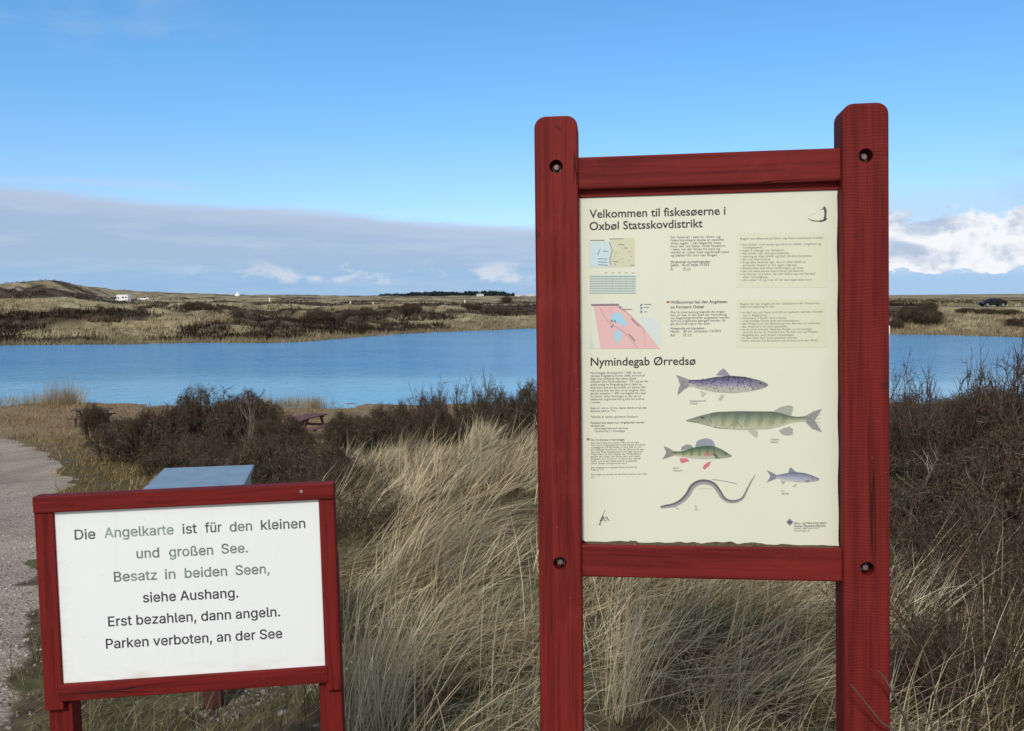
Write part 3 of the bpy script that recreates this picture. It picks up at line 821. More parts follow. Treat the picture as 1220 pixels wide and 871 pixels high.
# clump on the slope to the left of the track's end
S = [
 ('dense', 1, 108, 29.0, 1.10, 1.26, 'small dark bush standing in front of the brown picnic table'),
 ('dense', 0, 140, 20.0, 1.7, 1.09, 'low dark twiggy shrub at the left end of the clump beside the track'),
 ('dense', 1, 188, 19.5, 2.0, 1.38, 'dark brown shrub second from the left in the clump beside the track'),
 ('dense', 2, 243, 20.5, 2.4, 1.85, 'tallest dark rounded shrub of the clump between track and lake'),
 ('dense', 0, 292, 20.0, 2.2, 1.71, 'dark rounded shrub just right of the tallest in the clump by the lake'),
 ('dense', 1, 330, 19.0, 1.7, 1.23, 'dark shrub at the right end of the clump, near the red picnic table'),
 ('dense', 2, 215, 17.0, 2.0, 0.90, 'low brown shrub at the foot of the clump beside the track'),
 ('wispy', 0, 275, 16.0, 2.4, 0.99, 'reddish brown wispy shrub in front of the clump by the track'),
 ('wispy', 1, 330, 15.0, 2.2, 0.80, 'wispy low shrub in front of the clump and left of the dune grass'),
]
for kd, k, u, y, w_, h_, lb in S: shrub(kd, k, A(u) * y, y, w_, h_, lb)
# scrub just behind the small sign and its letterbox
S = [
 ('dense', 1, 262, 10.5, 1.5, 0.85, 'dark leafy shrub right behind the blue grey letterbox lid'),
 ('dense', 2, 318, 10.0, 1.7, 0.98, 'dense dark scrub bush behind the top right corner of the small sign'),
 ('dense', 0, 370, 9.6, 1.5, 0.80, 'dark brown scrub bush where the dune grass begins, beyond the small sign'),
 ('wispy', 2, 405, 8.6, 1.3, 0.62, 'thin brown scrub right of the small sign among dry grass'),
 ('wispy', 0, 425, 7.2, 1.0, 0.50, 'low sparse brown scrub close to the small sign upper right corner'),
]
for kd, k, u, y, w_, h_, lb in S: shrub(kd, k, A(u) * y, y, w_, h_, lb)
# row standing against the lake behind the dune grass
S = [
 ('dense', 0, 415, 22.0, 1.7, 1.20, 'leftmost dark shrub in the row against the lake behind the dune grass'),
 ('dense', 1, 462, 21.5, 1.8, 1.39, 'dark shrub second from left in the row against the lake'),
 ('dense', 2, 503, 21.0, 1.9, 1.56, 'lower dark shrub in the middle of the row against the lake'),
 ('open', 0, 528, 20.5, 1.6, 1.86, 'see through bare shrub in the row, left of its open neighbour'),
 ('open', 1, 563, 20.0, 1.8, 1.98, 'airy bare shrub with lake showing through its branches'),
 ('dense', 1, 598, 19.5, 1.6, 1.68, 'taller dark shrub in the row just left of the big board'),
 ('dense', 0, 636, 19.0, 1.8, 1.78, 'tallest dark shrub of the row, partly hidden by the board left post'),
 ('dense', 2, 690, 18.5, 1.9, 1.73, 'dark shrub continuing the row behind the big board'),
]
for kd, k, u, y, w_, h_, lb in S: shrub(kd, k, A(u) * y, y, w_, h_, lb)
# scrub on the right of the big board
S = [
 ('open', 0, 1082, 6.6, 0.9, 1.08, 'bare dark branching shrub rising above the scrub beside the right post'),
 ('open', 0, 1196, 6.9, 1.0, 1.22, 'bare forked shrub standing just left of the tall one at the right edge'),
 ('open', 1, 1222, 6.4, 1.3, 1.36, 'tall bare shrub at the right edge reaching above the lake'),
 ('wispy', 1, 1130, 7.4, 1.7, 0.56, 'dense wispy shrub in the scrub below the car on the far road'),
 ('wispy', 2, 1190, 7.8, 1.8, 0.70, 'dark wispy shrub left of the tall bare one at the right edge'),
 ('dense', 0, 1065, 8.2, 1.6, 0.55, 'dark scrub bush half hidden behind the right post'),
 ('dense', 1, 1130, 8.8, 1.7, 0.56, 'dark scrub bush at the back of the right hand scrub by the lake'),
 ('dense', 2, 1205, 9.0, 1.9, 0.68, 'dark scrub bush at the back in the right corner'),
 ('dense', 0, 1110, 6.2, 1.5, 0.56, 'low dense brown scrub in the middle of the right hand scrub'),
 ('dense', 1, 1170, 6.0, 1.6, 0.62, 'dense brown scrub below the tall bare shrub on the right'),
 ('dense', 2, 1240, 5.4, 1.5, 0.85, 'dense brown scrub cut by the right edge of the picture'),
 ('dense', 0, 1125, 5.4, 1.3, 0.50, 'brown scrub right behind the brighter straw tuft'),
 ('wispy', 0, 1165, 4.5, 1.4, 0.62, 'wispy grey brown scrub in the lower right, behind the dry tuft'),
 ('wispy', 1, 1225, 4.2, 1.3, 0.70, 'wispy dark scrub at the lower right edge'),
 ('wispy', 2, 1165, 3.6, 1.3, 0.50, 'low tangled scrub in the lower right corner'),
 ('wispy', 0, 1140, 3.2, 0.8, 0.30, 'low tangled scrub in the corner below the straw tufts'),
 ('wispy', 1, 1205, 3.1, 1.0, 0.55, 'tangled scrub cut off by the lower right picture corner'),
 ('dense', 1, 960, 10.5, 1.7, 0.70, 'dark scrub bush hidden mostly by the big board panel'),
]
for kd, k, u, y, w_, h_, lb in S: shrub(kd, k, A(u) * y, y, w_, h_, lb)
shrub('pale', 0, A(1098) * 5.6, 5.6, 0.75, 0.75, 'pale dead forked branches standing in the scrub right of the board', cat='dead shrub', name='dead_shrub')
shrub('pale', 1, A(300) * 17.6, 17.6, 1.1, 1.75, 'bare pale stemmed shrub poking above the dark clump by the lake', cat='dead shrub', name='dead_shrub')

# far bushes on the opposite bank
S = [
 (1085, 131, 5.2, 2.6, 'broad dark bush on the far bank just right of the board'),
 (1108, 128, 4.6, 2.3, 'dark bush beside the broad one on the far bank'),
 (1068, 127, 2.8, 1.8, 'small dark bush touching the right post on the far bank'),
 (1103, 141, 4.0, 2.0, 'dark bush on top of the bank below the road'),
 (1172, 140, 4.5, 1.0, 'low dark bush on the bank directly below the black car'),
 (1200, 139, 5.0, 1.0, 'low dark bush on the bank right of the one below the car'),
 (1150, 141, 4.0, 1.0, 'low dark bush on the bank left of the one below the car'),
 (1212, 122, 4.0, 1.2, 'flat dark bush near the far waterline at the right edge'),
 (604, 420, 7.0, 4.0, 'dark bush on the far plain under the distant wood'),
 (490, 165, 5.0, 2.0, 'dark bush on the far shore above the lake, left of the board'),
 (598, 185, 5.0, 2.2, 'dark round bush on the far shore close to the board left post'),
 (560, 210, 7.0, 2.0, 'broad low dark bush on the far heath behind the lake bend'),
 (235, 150, 6.5, 2.4, 'big dark bush on the far bank above the red bench'),
 (380, 125, 5.0, 1.8, 'dark reddish bush on the spit of the far shore'),
 (430, 155, 8.0, 2.4, 'wide dark bush on the heath beyond the spit'),
]
for i, (u, y, w_, h_, lb) in enumerate(S):
    shrub('dense', i, A(u) * y, y, w_, h_, lb, cat='bush', name='bush', dz=-0.1)

# separate conspicuous tufts
def tuft(x, y, n, rad, L, lean, curl, wid, label, dirm=0.0, dirs=0.5):
    V, F, C = tussocks(np.array([x]), np.array([y]), n, rad, L, L * 0.2, lean, 0.25, curl, dirm, dirs, wid, STRAW[[0, 1, 2, 5]], np.array([0.4, 0.2, 0.15, 0.25]))
    bz = H1(x, y)
    V = V - np.array([x, y, bz])
    o = np_mesh('grass_tuft', V, F, M['grass'], cols=C); o.location = (x, y, bz)
    return tag(o, label, 'grass tuft')
tuft(2.16, 4.55, 620, 0.20, 0.74, 0.70, 0.55, 0.0052, 'bright straw tuft leaning out of the scrub right of the board')
tuft(1.74, 3.75, 190, 0.12, 0.62, 0.45, 0.55, 0.0042, 'smaller straw tuft close to the right post, low in the picture')
tuft(-0.55, 3.25, 200, 0.13, 0.55, 0.35, 0.8, 0.0036, 'long bladed straw tuft between the two signs at the bottom edge', 0.1, 0.5)
tuft(0.45, 3.3, 110, 0.10, 0.75, 0.20, 0.45, 0.0034, 'upright pale tuft below the big board panel', 0.2, 0.6)
tuft(0.80, 3.1, 60, 0.08, 0.70, 0.3, 0.7, 0.0034, 'thin pale tuft beside the lower right post of the board', 0.0, 0.6)

# bare twig reaching across the right post
def side_twig():
    pl = [[(1.02, 1.86, 0), (0.98, 1.84, 0.30), (0.93, 1.81, 0.62), (0.875, 1.78, 0.83), (0.80, 1.75, 0.90), (0.725, 1.735, 1.015)],
          [(0.875, 1.78, 0.83), (0.86, 1.765, 0.90), (0.84, 1.755, 0.945), (0.815, 1.75, 1.00), (0.80, 1.745, 1.03), (0.785, 1.74, 1.05)],
          [(0.98, 1.84, 0.30), (1.02, 1.88, 0.5), (1.03, 1.9, 0.7), (1.0, 1.9, 0.85), (0.99, 1.92, 0.95), (0.97, 1.93, 1.02)],
          [(0.93, 1.81, 0.62), (0.95, 1.80, 0.75), (0.94, 1.79, 0.83), (0.92, 1.79, 0.90), (0.90, 1.78, 0.96), (0.87, 1.78, 1.0)]]
    P = np.array(pl, float); bz = H1(1.02, 1.86)
    P[..., 2] = bz + P[..., 2] * (CZ - 0.80 - bz) / 1.05 - 0.02 * 0
    base = np.array([1.02, 1.86, bz]); P = P - base
    r = np.linspace(0.0045, 0.0015, 6)[None, :].repeat(len(P), 0)
    V, F, C = tubes(P, r, np.full((len(P), 3), 0.11) * np.array([1.0, 0.82, 0.7]), 5)
    o = np_mesh('bare_twig', V, F, M['twig'], cols=C, smooth=True); o.location = base
    tag(o, 'thin bare twig crossing the foot of the right post', 'twig')
side_twig()

# ------------------------------------------------------------------ lettering
def text_mesh(body, size=1.0, align='LEFT', bold=0.0, shear=0.0, line=1.0, extr=0.0):
    cu_ = bpy.data.curves.new('lettering', 'FONT')
    cu_.body = body; cu_.size = size; cu_.align_x = align; cu_.offset = bold; cu_.shear = shear
    cu_.space_line = line; cu_.extrude = extr; cu_.resolution_u = 3; cu_.fill_mode = 'FRONT'
    ob = bpy.data.objects.new('lettering', cu_); COL.objects.link(ob)
    dg = bpy.context.evaluated_depsgraph_get(); dg.update()
    me = bpy.data.meshes.new_from_object(ob.evaluated_get(dg))
    bpy.data.objects.remove(ob); bpy.data.curves.remove(cu_)
    return me

class Board:
    """a tilted sign plane; turns measured photo points into its own x (right) and z (up)"""
    def __init__(s, yaw, tilt, roll, pos):
        s.M = Matrix.Rotation(R(yaw), 4, 'Z') @ Matrix.Rotation(R(tilt), 4, 'X') @ Matrix.Rotation(R(roll), 4, 'Y')
        s.M = Matrix.Translation(Vector(pos)) @ s.M
        s.inv = s.M.inverted()
    def xz(s, u, v, yl=0.0):
        d = Vector(((u - 610) / FOC, 1.0, (435.5 - v) / FOC))
        d = Vector((d.x, math.cos(PITCH) * d.y + math.sin(PITCH) * d.z, -math.sin(PITCH) * d.y + math.cos(PITCH) * d.z))
        o_ = s.inv @ Vector((0, 0, CZ)); dl = s.inv.to_3x3() @ d
        t = (yl - o_.y) / dl.y
        p = o_ + dl * t
        return p.x, p.z

GLYPHS = {' ':[188,[]],',':[188,[[38,-119,68,71,137,71,84,-119]]],'.':[188,[[95,-4,78,-1,63,9,53,24,50,41,53,59,63,73,78,83,95,87,113,83,128,73,138,59,141,41,138,24,128,9,113,-1]]],'A':[480,[[16,0,201,509,276,509,463,0,395,0,287,302,264,372,232,478,245,478,213,371,191,302,85,0],[110,142,110,199,370,199,370,142]]],'B':[456,[[60,0,60,509,241,509,274,507,304,501,329,491,359,469,381,442,394,410,398,374,395,344,387,320,373,301,356,286,336,275,315,267,315,262,339,257,363,245,385,227,402,203,414,173,418,136,413,100,400,67,377,39,344,18,317,8,284,2,247,0],[125,57,245,57,281,60,309,67,330,80,349,105,355,137,352,161,342,184,327,203,306,218,279,228,248,231,125,231],[125,285,238,285,265,288,288,296,308,309,323,326,333,348,336,372,330,403,313,429,283,446,240,452,125,452]]],'D':[502,[[219,0,96,0,96,57,215,57,254,60,288,68,318,81,343,99,363,122,379,149,390,181,397,216,399,255,397,294,390,329,379,361,364,388,344,410,320,428,291,441,258,449,221,452,93,452,93,509,225,509,273,505,315,495,353,478,385,455,412,426,433,391,449,351,458,306,462,255,458,205,449,159,433,119,411,83,384,54,351,31,312,14,268,3],[125,509,125,0,60,0,60,509]]],'E':[419,[[60,0,60,509,372,509,372,452,125,452,125,286,355,286,355,229,125,229,125,57,375,57,375,0]]],'P':[445,[[60,0,60,509,235,509,272,506,305,499,332,487,356,471,375,452,390,430,400,404,407,377,409,348,407,318,400,291,390,265,375,243,356,223,332,207,305,195,272,188,235,186,109,186,109,242,233,242,269,246,297,256,318,272,333,294,342,319,344,348,342,376,333,402,318,423,297,439,268,449,232,452,125,452,125,0]]],'S':[447,[[224,-9,188,-7,156,-1,128,9,102,23,81,40,64,60,51,83,42,109,38,137,104,137,110,110,123,88,142,71,166,59,194,52,224,49,257,52,286,60,311,74,329,92,341,114,346,139,342,161,332,179,316,193,296,205,245,222,184,239,145,253,112,269,86,289,67,313,56,341,52,372,58,413,75,448,92,468,113,484,138,498,165,508,195,514,227,516,259,514,289,508,316,498,351,476,377,449,394,415,401,378,337,378,326,412,302,437,280,449,254,456,225,459,194,456,167,448,145,435,129,418,118,398,115,376,119,352,131,334,148,319,169,308,212,293,264,279,312,264,336,252,359,238,379,220,395,198,405,171,408,139,403,99,386,64,370,43,349,25,323,11,294,0,261,-7]]],'a':[389,[[160,-9,126,-5,94,5,68,22,48,45,35,73,30,108,34,138,43,161,58,179,78,193,100,203,125,211,178,220,234,227,265,235,276,255,276,257,273,279,267,297,256,311,240,322,220,329,196,331,171,329,149,322,118,301,100,274,41,291,57,322,79,346,104,364,133,375,163,382,194,384,239,379,263,372,286,360,306,343,322,320,333,290,337,251,337,0,277,0,277,52,272,52,252,25,236,12,215,1,190,-6],[170,45,202,49,228,59,248,74,263,93,272,115,276,138,276,190,259,182,231,176,200,171,175,168,134,159,117,150,103,139,95,124,92,105,94,87,102,72,114,61,130,52,149,47]]],'b':[424,[[229,-8,198,-5,172,4,153,17,138,31,118,59,112,59,112,0,53,0,53,509,114,509,114,319,118,319,137,346,152,360,171,373,197,381,229,384,259,382,287,374,313,361,335,342,354,320,370,293,381,261,388,227,390,189,388,151,381,116,370,84,355,57,336,34,313,16,288,3,260,-6],[220,47,253,51,279,66,301,88,316,117,325,151,328,189,325,227,316,261,301,290,280,311,253,325,220,330,188,325,161,312,140,291,125,263,116,229,113,189,116,150,125,115,140,86,162,65,188,51]]],'d':[424,[[195,-8,165,-6,137,3,111,16,89,34,70,57,55,84,43,116,36,151,34,189,36,227,43,261,55,293,70,320,89,342,112,361,137,374,165,382,196,384,228,381,253,373,272,360,287,346,306,319,311,319,311,509,372,509,372,0,313,0,313,59,307,59,287,31,272,17,252,4,227,-5],[205,47,236,51,263,65,284,86,299,115,309,150,312,189,309,229,300,263,284,291,263,312,237,325,205,330,172,325,145,311,124,290,108,261,99,227,96,189,99,151,109,117,124,88,145,66,172,51]]],'e':[404,[[212,-8,177,-5,145,3,117,16,92,35,72,58,56,85,44,116,37,150,34,187,36,224,44,258,55,290,71,317,91,340,115,359,142,373,172,382,205,384,236,382,266,374,294,361,319,341,341,315,357,282,365,256,370,227,371,194,371,169,75,169,75,221,338,221,310,202,307,237,298,269,283,294,263,314,237,326,205,330,173,326,146,313,125,294,109,270,99,241,96,211,96,178,100,139,110,106,128,80,151,61,179,50,212,46,234,48,254,53,271,61,285,73,297,88,306,105,365,91,353,63,335,39,311,19,283,4,249,-5]]],'f':[254,[[228,379,228,327,6,327,6,379],[81,0,81,432,84,461,96,486,113,505,135,519,161,527,187,530,222,527,243,521,227,468,215,472,195,474,171,470,154,460,145,443,142,419,142,0]]],'g':[425,[[207,-151,168,-148,134,-140,105,-127,82,-110,64,-91,51,-69,101,-41,122,-66,136,-78,154,-88,178,-95,207,-97,249,-92,282,-75,304,-47,311,-6,311,68,306,68,287,41,272,28,252,16,227,8,195,5,165,7,138,14,113,27,90,43,71,65,55,90,43,120,36,154,34,191,36,229,43,263,55,293,71,320,90,342,112,361,138,374,166,382,196,384,228,382,253,373,273,360,288,346,308,319,313,319,313,379,372,379,372,-9,370,-40,363,-67,350,-90,324,-117,291,-136,265,-144,237,-149],[205,59,237,63,264,75,285,95,300,121,309,154,312,193,309,231,300,264,285,291,264,312,237,325,205,330,172,325,145,312,124,290,109,262,99,229,96,193,99,155,109,123,124,96,145,76,172,63]]],'h':[410,[[114,227,114,0,53,0,53,509,114,509,114,287,102,287,116,319,132,344,152,362,187,379,227,384,264,380,295,369,321,349,341,321,350,298,355,271,357,240,357,0,296,0,296,235,290,275,273,304,246,323,210,329,184,326,161,317,141,303,126,283,117,257]]],'i':[167,[[53,0,53,379,114,379,114,0],[84,443,67,446,54,455,44,468,41,483,44,499,54,512,67,521,84,524,100,521,114,512,123,499,126,483,123,468,114,455,100,446]]],'k':[381,[[110,137,110,212,121,212,284,379,360,379,184,199,177,199],[53,0,53,509,114,509,114,0],[294,0,148,186,191,229,372,0]]],'l':[189,[[139,-2,101,3,74,20,58,47,53,84,53,509,114,509,114,99,115,77,120,62,130,54,146,52,160,53,170,54,181,3,162,-1]]],'n':[410,[[114,227,114,0,53,0,53,379,112,379,112,287,102,287,116,319,132,344,152,362,187,379,227,384,264,380,295,369,321,349,341,321,350,298,355,271,357,240,357,0,296,0,296,235,290,275,273,304,246,323,210,329,184,326,161,317,141,303,126,283,117,257]]],'o':[415,[[207,-8,174,-5,144,3,117,16,93,35,72,58,56,85,44,116,37,150,34,187,37,225,44,260,56,291,72,318,93,341,117,360,144,374,174,382,207,384,241,382,271,374,299,360,323,341,343,318,359,291,371,260,379,225,381,187,379,150,371,116,359,85,343,58,323,35,299,16,271,3,241,-5],[207,46,242,51,270,66,292,89,307,117,316,151,319,187,316,224,307,258,292,287,270,310,242,325,207,330,173,325,145,310,124,287,108,258,99,224,96,187,99,151,108,117,124,89,145,66,173,51]]],'r':[259,[[53,0,53,379,112,379,112,321,115,321,130,347,152,367,181,380,213,385,229,384,243,384,243,322,230,324,207,326,182,323,159,315,140,301,126,284,117,262,114,237,114,0]]],'s':[365,[[182,-8,145,-5,112,3,84,18,62,38,45,63,36,94,94,107,105,79,124,60,150,49,181,45,217,50,244,62,262,81,268,103,265,121,254,136,237,147,212,155,149,170,118,180,92,192,72,208,53,237,47,274,51,305,65,332,87,354,115,370,149,381,187,384,223,381,254,372,279,358,299,339,314,316,324,290,268,277,258,298,243,316,219,328,187,333,156,329,131,317,114,299,109,277,112,258,124,243,144,232,172,223,229,209,261,200,287,187,306,171,325,142,331,107,326,75,312,47,290,24,260,6,223,-5]]],'t':[227,[[204,379,204,327,6,327,6,379],[65,471,126,471,126,98,128,76,136,61,150,53,170,50,185,51,202,54,213,2,192,-3,168,-4,138,-1,113,7,92,21,72,52,65,93]]],'u':[410,[[182,-5,146,-1,115,11,89,31,69,59,60,82,54,109,53,139,53,379,114,379,114,144,119,105,137,75,164,56,200,50,226,53,249,62,268,77,283,97,293,122,296,153,296,379,357,379,357,0,298,0,298,92,307,92,294,60,277,35,257,17,222,0]]],'v':[389,[[163,0,17,379,84,379,165,155,187,87,206,21,184,21,203,87,224,155,305,379,371,379,226,0]]],'z':[380,[[42,0,42,46,254,320,254,323,48,323,48,379,333,379,333,331,126,60,126,56,339,56,339,0]]],'ß':[441,[[122,362,122,0,60,0,60,362,64,409,77,447,99,477,127,498,160,511,197,516,229,512,260,503,289,486,312,463,327,432,332,393,330,370,325,351,309,322,292,299,285,272,288,256,297,241,327,215,362,188,378,171,391,152,400,129,403,100,399,69,386,42,366,21,340,6,307,-4,269,-7,237,-5,207,1,182,10,164,20,187,74,217,58,238,52,265,50,297,53,321,64,337,81,342,104,339,123,330,139,300,167,264,194,248,209,235,227,226,247,223,272,224,291,230,306,247,329,264,353,270,368,272,388,266,420,250,442,226,455,197,459,164,453,141,435,127,405]]],'ü':[410,[[182,-5,146,-1,115,11,89,31,69,59,60,82,54,109,53,139,53,379,114,379,114,144,119,105,137,75,164,56,200,50,226,53,249,62,268,77,283,97,293,122,296,153,296,379,357,379,357,0,298,0,298,92,307,92,294,60,277,35,257,17,222,0],[277,443,261,446,248,455,239,468,236,483,239,499,248,512,261,520,277,523,292,520,305,512,314,499,317,483,314,468,305,455,292,446],[133,443,118,446,104,455,96,468,93,483,96,499,104,512,118,520,133,523,149,520,162,512,170,499,173,483,170,468,162,455,149,446]]]}
GLYPHS['z'][1] = [[36, -8, 36, 58, 238, 312, 238, 313, 40, 313, 40, 388, 342, 388, 342, 325, 140, 71, 140, 66, 348, 66, 348, -8]]
GLYPHS['P'][1] = [[60, 0, 60, 509, 235, 509, 272, 506, 305, 499, 332, 487, 356, 471, 375, 452, 390, 430, 400, 404, 407, 377, 409, 348, 407, 318, 400, 291, 390, 265, 375, 243, 356, 223, 332, 207, 305, 195, 272, 188, 235, 186, 125, 186, 125, 0],
                  [125, 242, 233, 242, 269, 246, 297, 256, 318, 272, 333, 294, 342, 319, 344, 348, 342, 376, 333, 402, 318, 423, 297, 439, 268, 449, 232, 452, 125, 452]]

def grotesk_mesh(body):
    """plain sans-serif line from its outlines (thousandths of an em)"""
    x = 0; curves = []
    def area(c): return sum(c[2 * k] * c[(2 * k + 3) % len(c)] - c[(2 * k + 2) % len(c)] * c[2 * k + 1] for k in range(len(c) // 2))
    for ch in body:
        adv_, cs = GLYPHS[ch]
        clean = []
        for c in cs:
            q = [(c[2 * k], c[2 * k + 1]) for k in range(len(c) // 2)]
            q = [p for k, p in enumerate(q) if math.dist(p, q[k - 1]) > 5]
            clean.append([v for p in q for v in p])
        cs = clean
        if cs:
            sg = 1 if area(max(cs, key=lambda c: abs(area(c)))) > 0 else -1
            outer = [c for c in cs if area(c) * sg > 0]; inner = [c for c in cs if area(c) * sg <= 0]
            for c in outer:
                bx0, bx1, by0, by1 = min(c[::2]), max(c[::2]), min(c[1::2]), max(c[1::2])
                grp = [c] + [q for q in inner if bx0 <= q[0] <= bx1 and by0 <= q[1] <= by1]
                curves.append((x, grp, 0.0 if ch == 'z' else 0.010))
        x += adv_
    V, F, o_ = [], [], 0
    for k_, (dx, grp, off_) in enumerate(curves):
        cu_ = bpy.data.curves.new('lettering', 'CURVE'); cu_.dimensions = '2D'; cu_.fill_mode = 'BOTH'; cu_.offset = off_
        for c in grp:
            n = len(c) // 2; sp_ = cu_.splines.new('POLY'); sp_.points.add(n - 1); sp_.use_cyclic_u = True
            arr = []
            for k in range(n): arr += [(c[2 * k] + dx) / 1000, c[2 * k + 1] / 1000, 0, 1]
            sp_.points.foreach_set('co', arr)
        ob = bpy.data.objects.new('lettering', cu_)
        me_ = ob.to_mesh()
        V += [(v.co.x, v.co.y, 0.00002 * (k_ % 3)) for v in me_.vertices]
        F += [[q + o_ for q in p.vertices] for p in me_.polygons]; o_ = len(V)
        ob.to_mesh_clear(); bpy.data.objects.remove(ob); bpy.data.curves.remove(cu_)
    me = bpy.data.meshes.new('lettering'); me.from_pydata(V, [], F); me.update()
    return me

def place_text(body, bd, yl, p0, p1, mat, parent, name='lettering', cap=None, bold=0.0, grotesk=False):
    """set a line so that it runs from pixel p0 to p1 (baseline ends); cap = cap height in metres"""
    x0, z0 = bd.xz(p0[0], p0[1], yl); x1, z1 = bd.xz(p1[0], p1[1], yl)
    me = grotesk_mesh(body) if grotesk else text_mesh(body, 1.0, bold=bold)
    n = len(me.vertices); co = np.zeros(n * 3); me.vertices.foreach_get('co', co); co = co.reshape(-1, 3)
    wv = co[:, 0].max() - co[:, 0].min()
    kx = (x1 - x0) / wv
    kz = kx if cap is None else cap / 0.515
    sl = (z1 - z0) / (x1 - x0)
    X = (co[:, 0] - co[:, 0].min()) * kx
    out = np.stack([x0 + X, np.full(n, yl) - co[:, 2] * 3, z0 + co[:, 1] * kz + sl * X], -1)
    me.vertices.foreach_set('co', out.ravel().astype(np.float32)); me.update()
    me.name = name
    return link_mesh(name, me, mat, parent)

def place_block(lines, bd, yl, u0, v0, pitch_px, w_px, mat, parent, name='body_text', slope=-0.012, size=1.05):
    """paragraph: first baseline at pixel (u0, v0), line pitch and greatest width in pixels"""
    x0, z0 = bd.xz(u0, v0, yl); x1, z1 = bd.xz(u0 + w_px, v0 + slope * w_px, yl); x2, z2 = bd.xz(u0, v0 + pitch_px * len(lines), yl)
    pitch = (z0 - z2) / len(lines)
    V, F, o_ = [], [], 0
    mes = [text_mesh(l, 1.0) if l.strip() else None for l in lines]
    def arr(me):
        c = np.zeros(len(me.vertices) * 3); me.vertices.foreach_get('co', c); return c.reshape(-1, 3)
    co = [arr(m_) if m_ else None for m_ in mes]
    wmax = max(c[:, 0].max() for c in co if c is not None and len(c))
    kx = (x1 - x0) / wmax; kz = pitch * size
    sl = (z1 - z0) / (x1 - x0); sh = (x2 - x0) / (pitch * len(lines))
    polys = []
    for i, (m_, c) in enumerate(zip(mes, co)):
        if m_ is None or not len(c): continue
        X = c[:, 0] * kx
        V.append(np.stack([x0 + X + sh * pitch * i, np.full(len(c), yl), z0 - pitch * i + c[:, 1] * kz + sl * X], -1))
        polys += [[q + o_ for q in p.vertices] for p in m_.polygons]
        o_ += len(c)
        bpy.data.meshes.remove(m_)
    me = bpy.data.meshes.new(name); me.from_pydata(np.concatenate(V).tolist(), [], polys); me.update()
    return link_mesh(name, me, mat, parent)

def holes(o, centres, r, depth, yfront):
    """drill counterbores into the front face (-y) of a timber"""
    bm = bmesh.new()
    for (x, z) in centres:
        add_cyl(bm, (x, yfront + depth / 2 - 0.02, z), r, depth + 0.04, 'Y', 28)
    me = bpy.data.meshes.new('drill'); bm.to_mesh(me); bm.free()
    cut = bpy.data.objects.new('drill', me); COL.objects.link(cut); cut.parent = o.parent
    md = o.modifiers.new('drill', 'BOOLEAN'); md.operation = 'DIFFERENCE'; md.object = cut; md.solver = 'EXACT'
    dg = bpy.context.evaluated_depsgraph_get(); dg.update()
    new = bpy.data.meshes.new_from_object(o.evaluated_get(dg))
    o.modifiers.clear(); old = o.data; o.data = new; bpy.data.meshes.remove(old)
    bpy.data.objects.remove(cut); bpy.data.meshes.remove(me)

# ------------------------------------------------------------------ big information board
BP = (0.4481, 1.9204, CZ - 0.1612)
big = Board(-6.49, -3.58, -1.03, BP)
W, HH = 0.78, 0.9681
board = empty('information_board', label='tall red timber information board with cream fishing lake poster', cat='information board')
board.matrix_world = big.M
gl = H1(0.45, 1.92) - BP[2]
PW = 0.0995
def post(xc, mat, label):
    bm = bmesh.new()
    z1 = HH / 2 + 0.094; z0 = gl - 0.35
    add_box(bm, (xc, 0, (z0 + z1) / 2), (PW, 0.075, z1 - z0))
    e = [e_ for e_ in bm.edges if all(v.co.z > z1 - 1e-4 for v in e_.verts) and abs(e_.verts[0].co.y - e_.verts[1].co.y) > 0.01]
    bmesh.ops.bevel(bm, geom=e, offset=0.026, segments=5, affect='EDGES', profile=0.5)
    e = [e_ for e_ in bm.edges if abs(e_.verts[0].co.y - e_.verts[1].co.y) < 1e-5 and len(e_.link_faces) == 2 and e_.calc_face_angle(0) > 0.8]
    bmesh.ops.bevel(bm, geom=e, offset=0.0065, segments=3, affect='EDGES', profile=0.5)
    o = bm_obj('post', bm, mat, board)
    holes(o, [(xc, HH / 2 - 0.022), (xc, -HH / 2 + 0.034)], 0.0155, 0.030, -0.0375)
    for z in (HH / 2 - 0.022, -HH / 2 + 0.034):
        b2 = bmesh.new()
        add_cyl(b2, (xc, -0.0090, z), 0.0110, 0.003, 'Y', 24)
        add_cyl(b2, (xc, -0.0180, z), 0.0062, 0.016, 'Y', 6)
        bb = bm_obj('bolt', b2, M['bolt'], o)
    return o
post(-W / 2 + PW / 2, M['red_v'], None)
post(W / 2 - PW / 2, M['red_v2'], None)
inner = W - 2 * PW
for nm, zc, hh in (('top_rail', HH / 2 - 0.0365, 0.073), ('bottom_rail', -HH / 2 + 0.0375, 0.075)):
    bm = bmesh.new(); add_box(bm, (0, 0.0, zc), (inner + 0.004, 0.050, hh)); bevel_all(bm, 0.004, 2)
    bm_obj(nm, bm, M['red_h'], board)
bm = bmesh.new(); add_box(bm, (0, 0.006, HH / 2 - 0.081), (inner - 0.001, 0.026, 0.0155)); bm_obj('rebate', bm, M['red_h'], board)
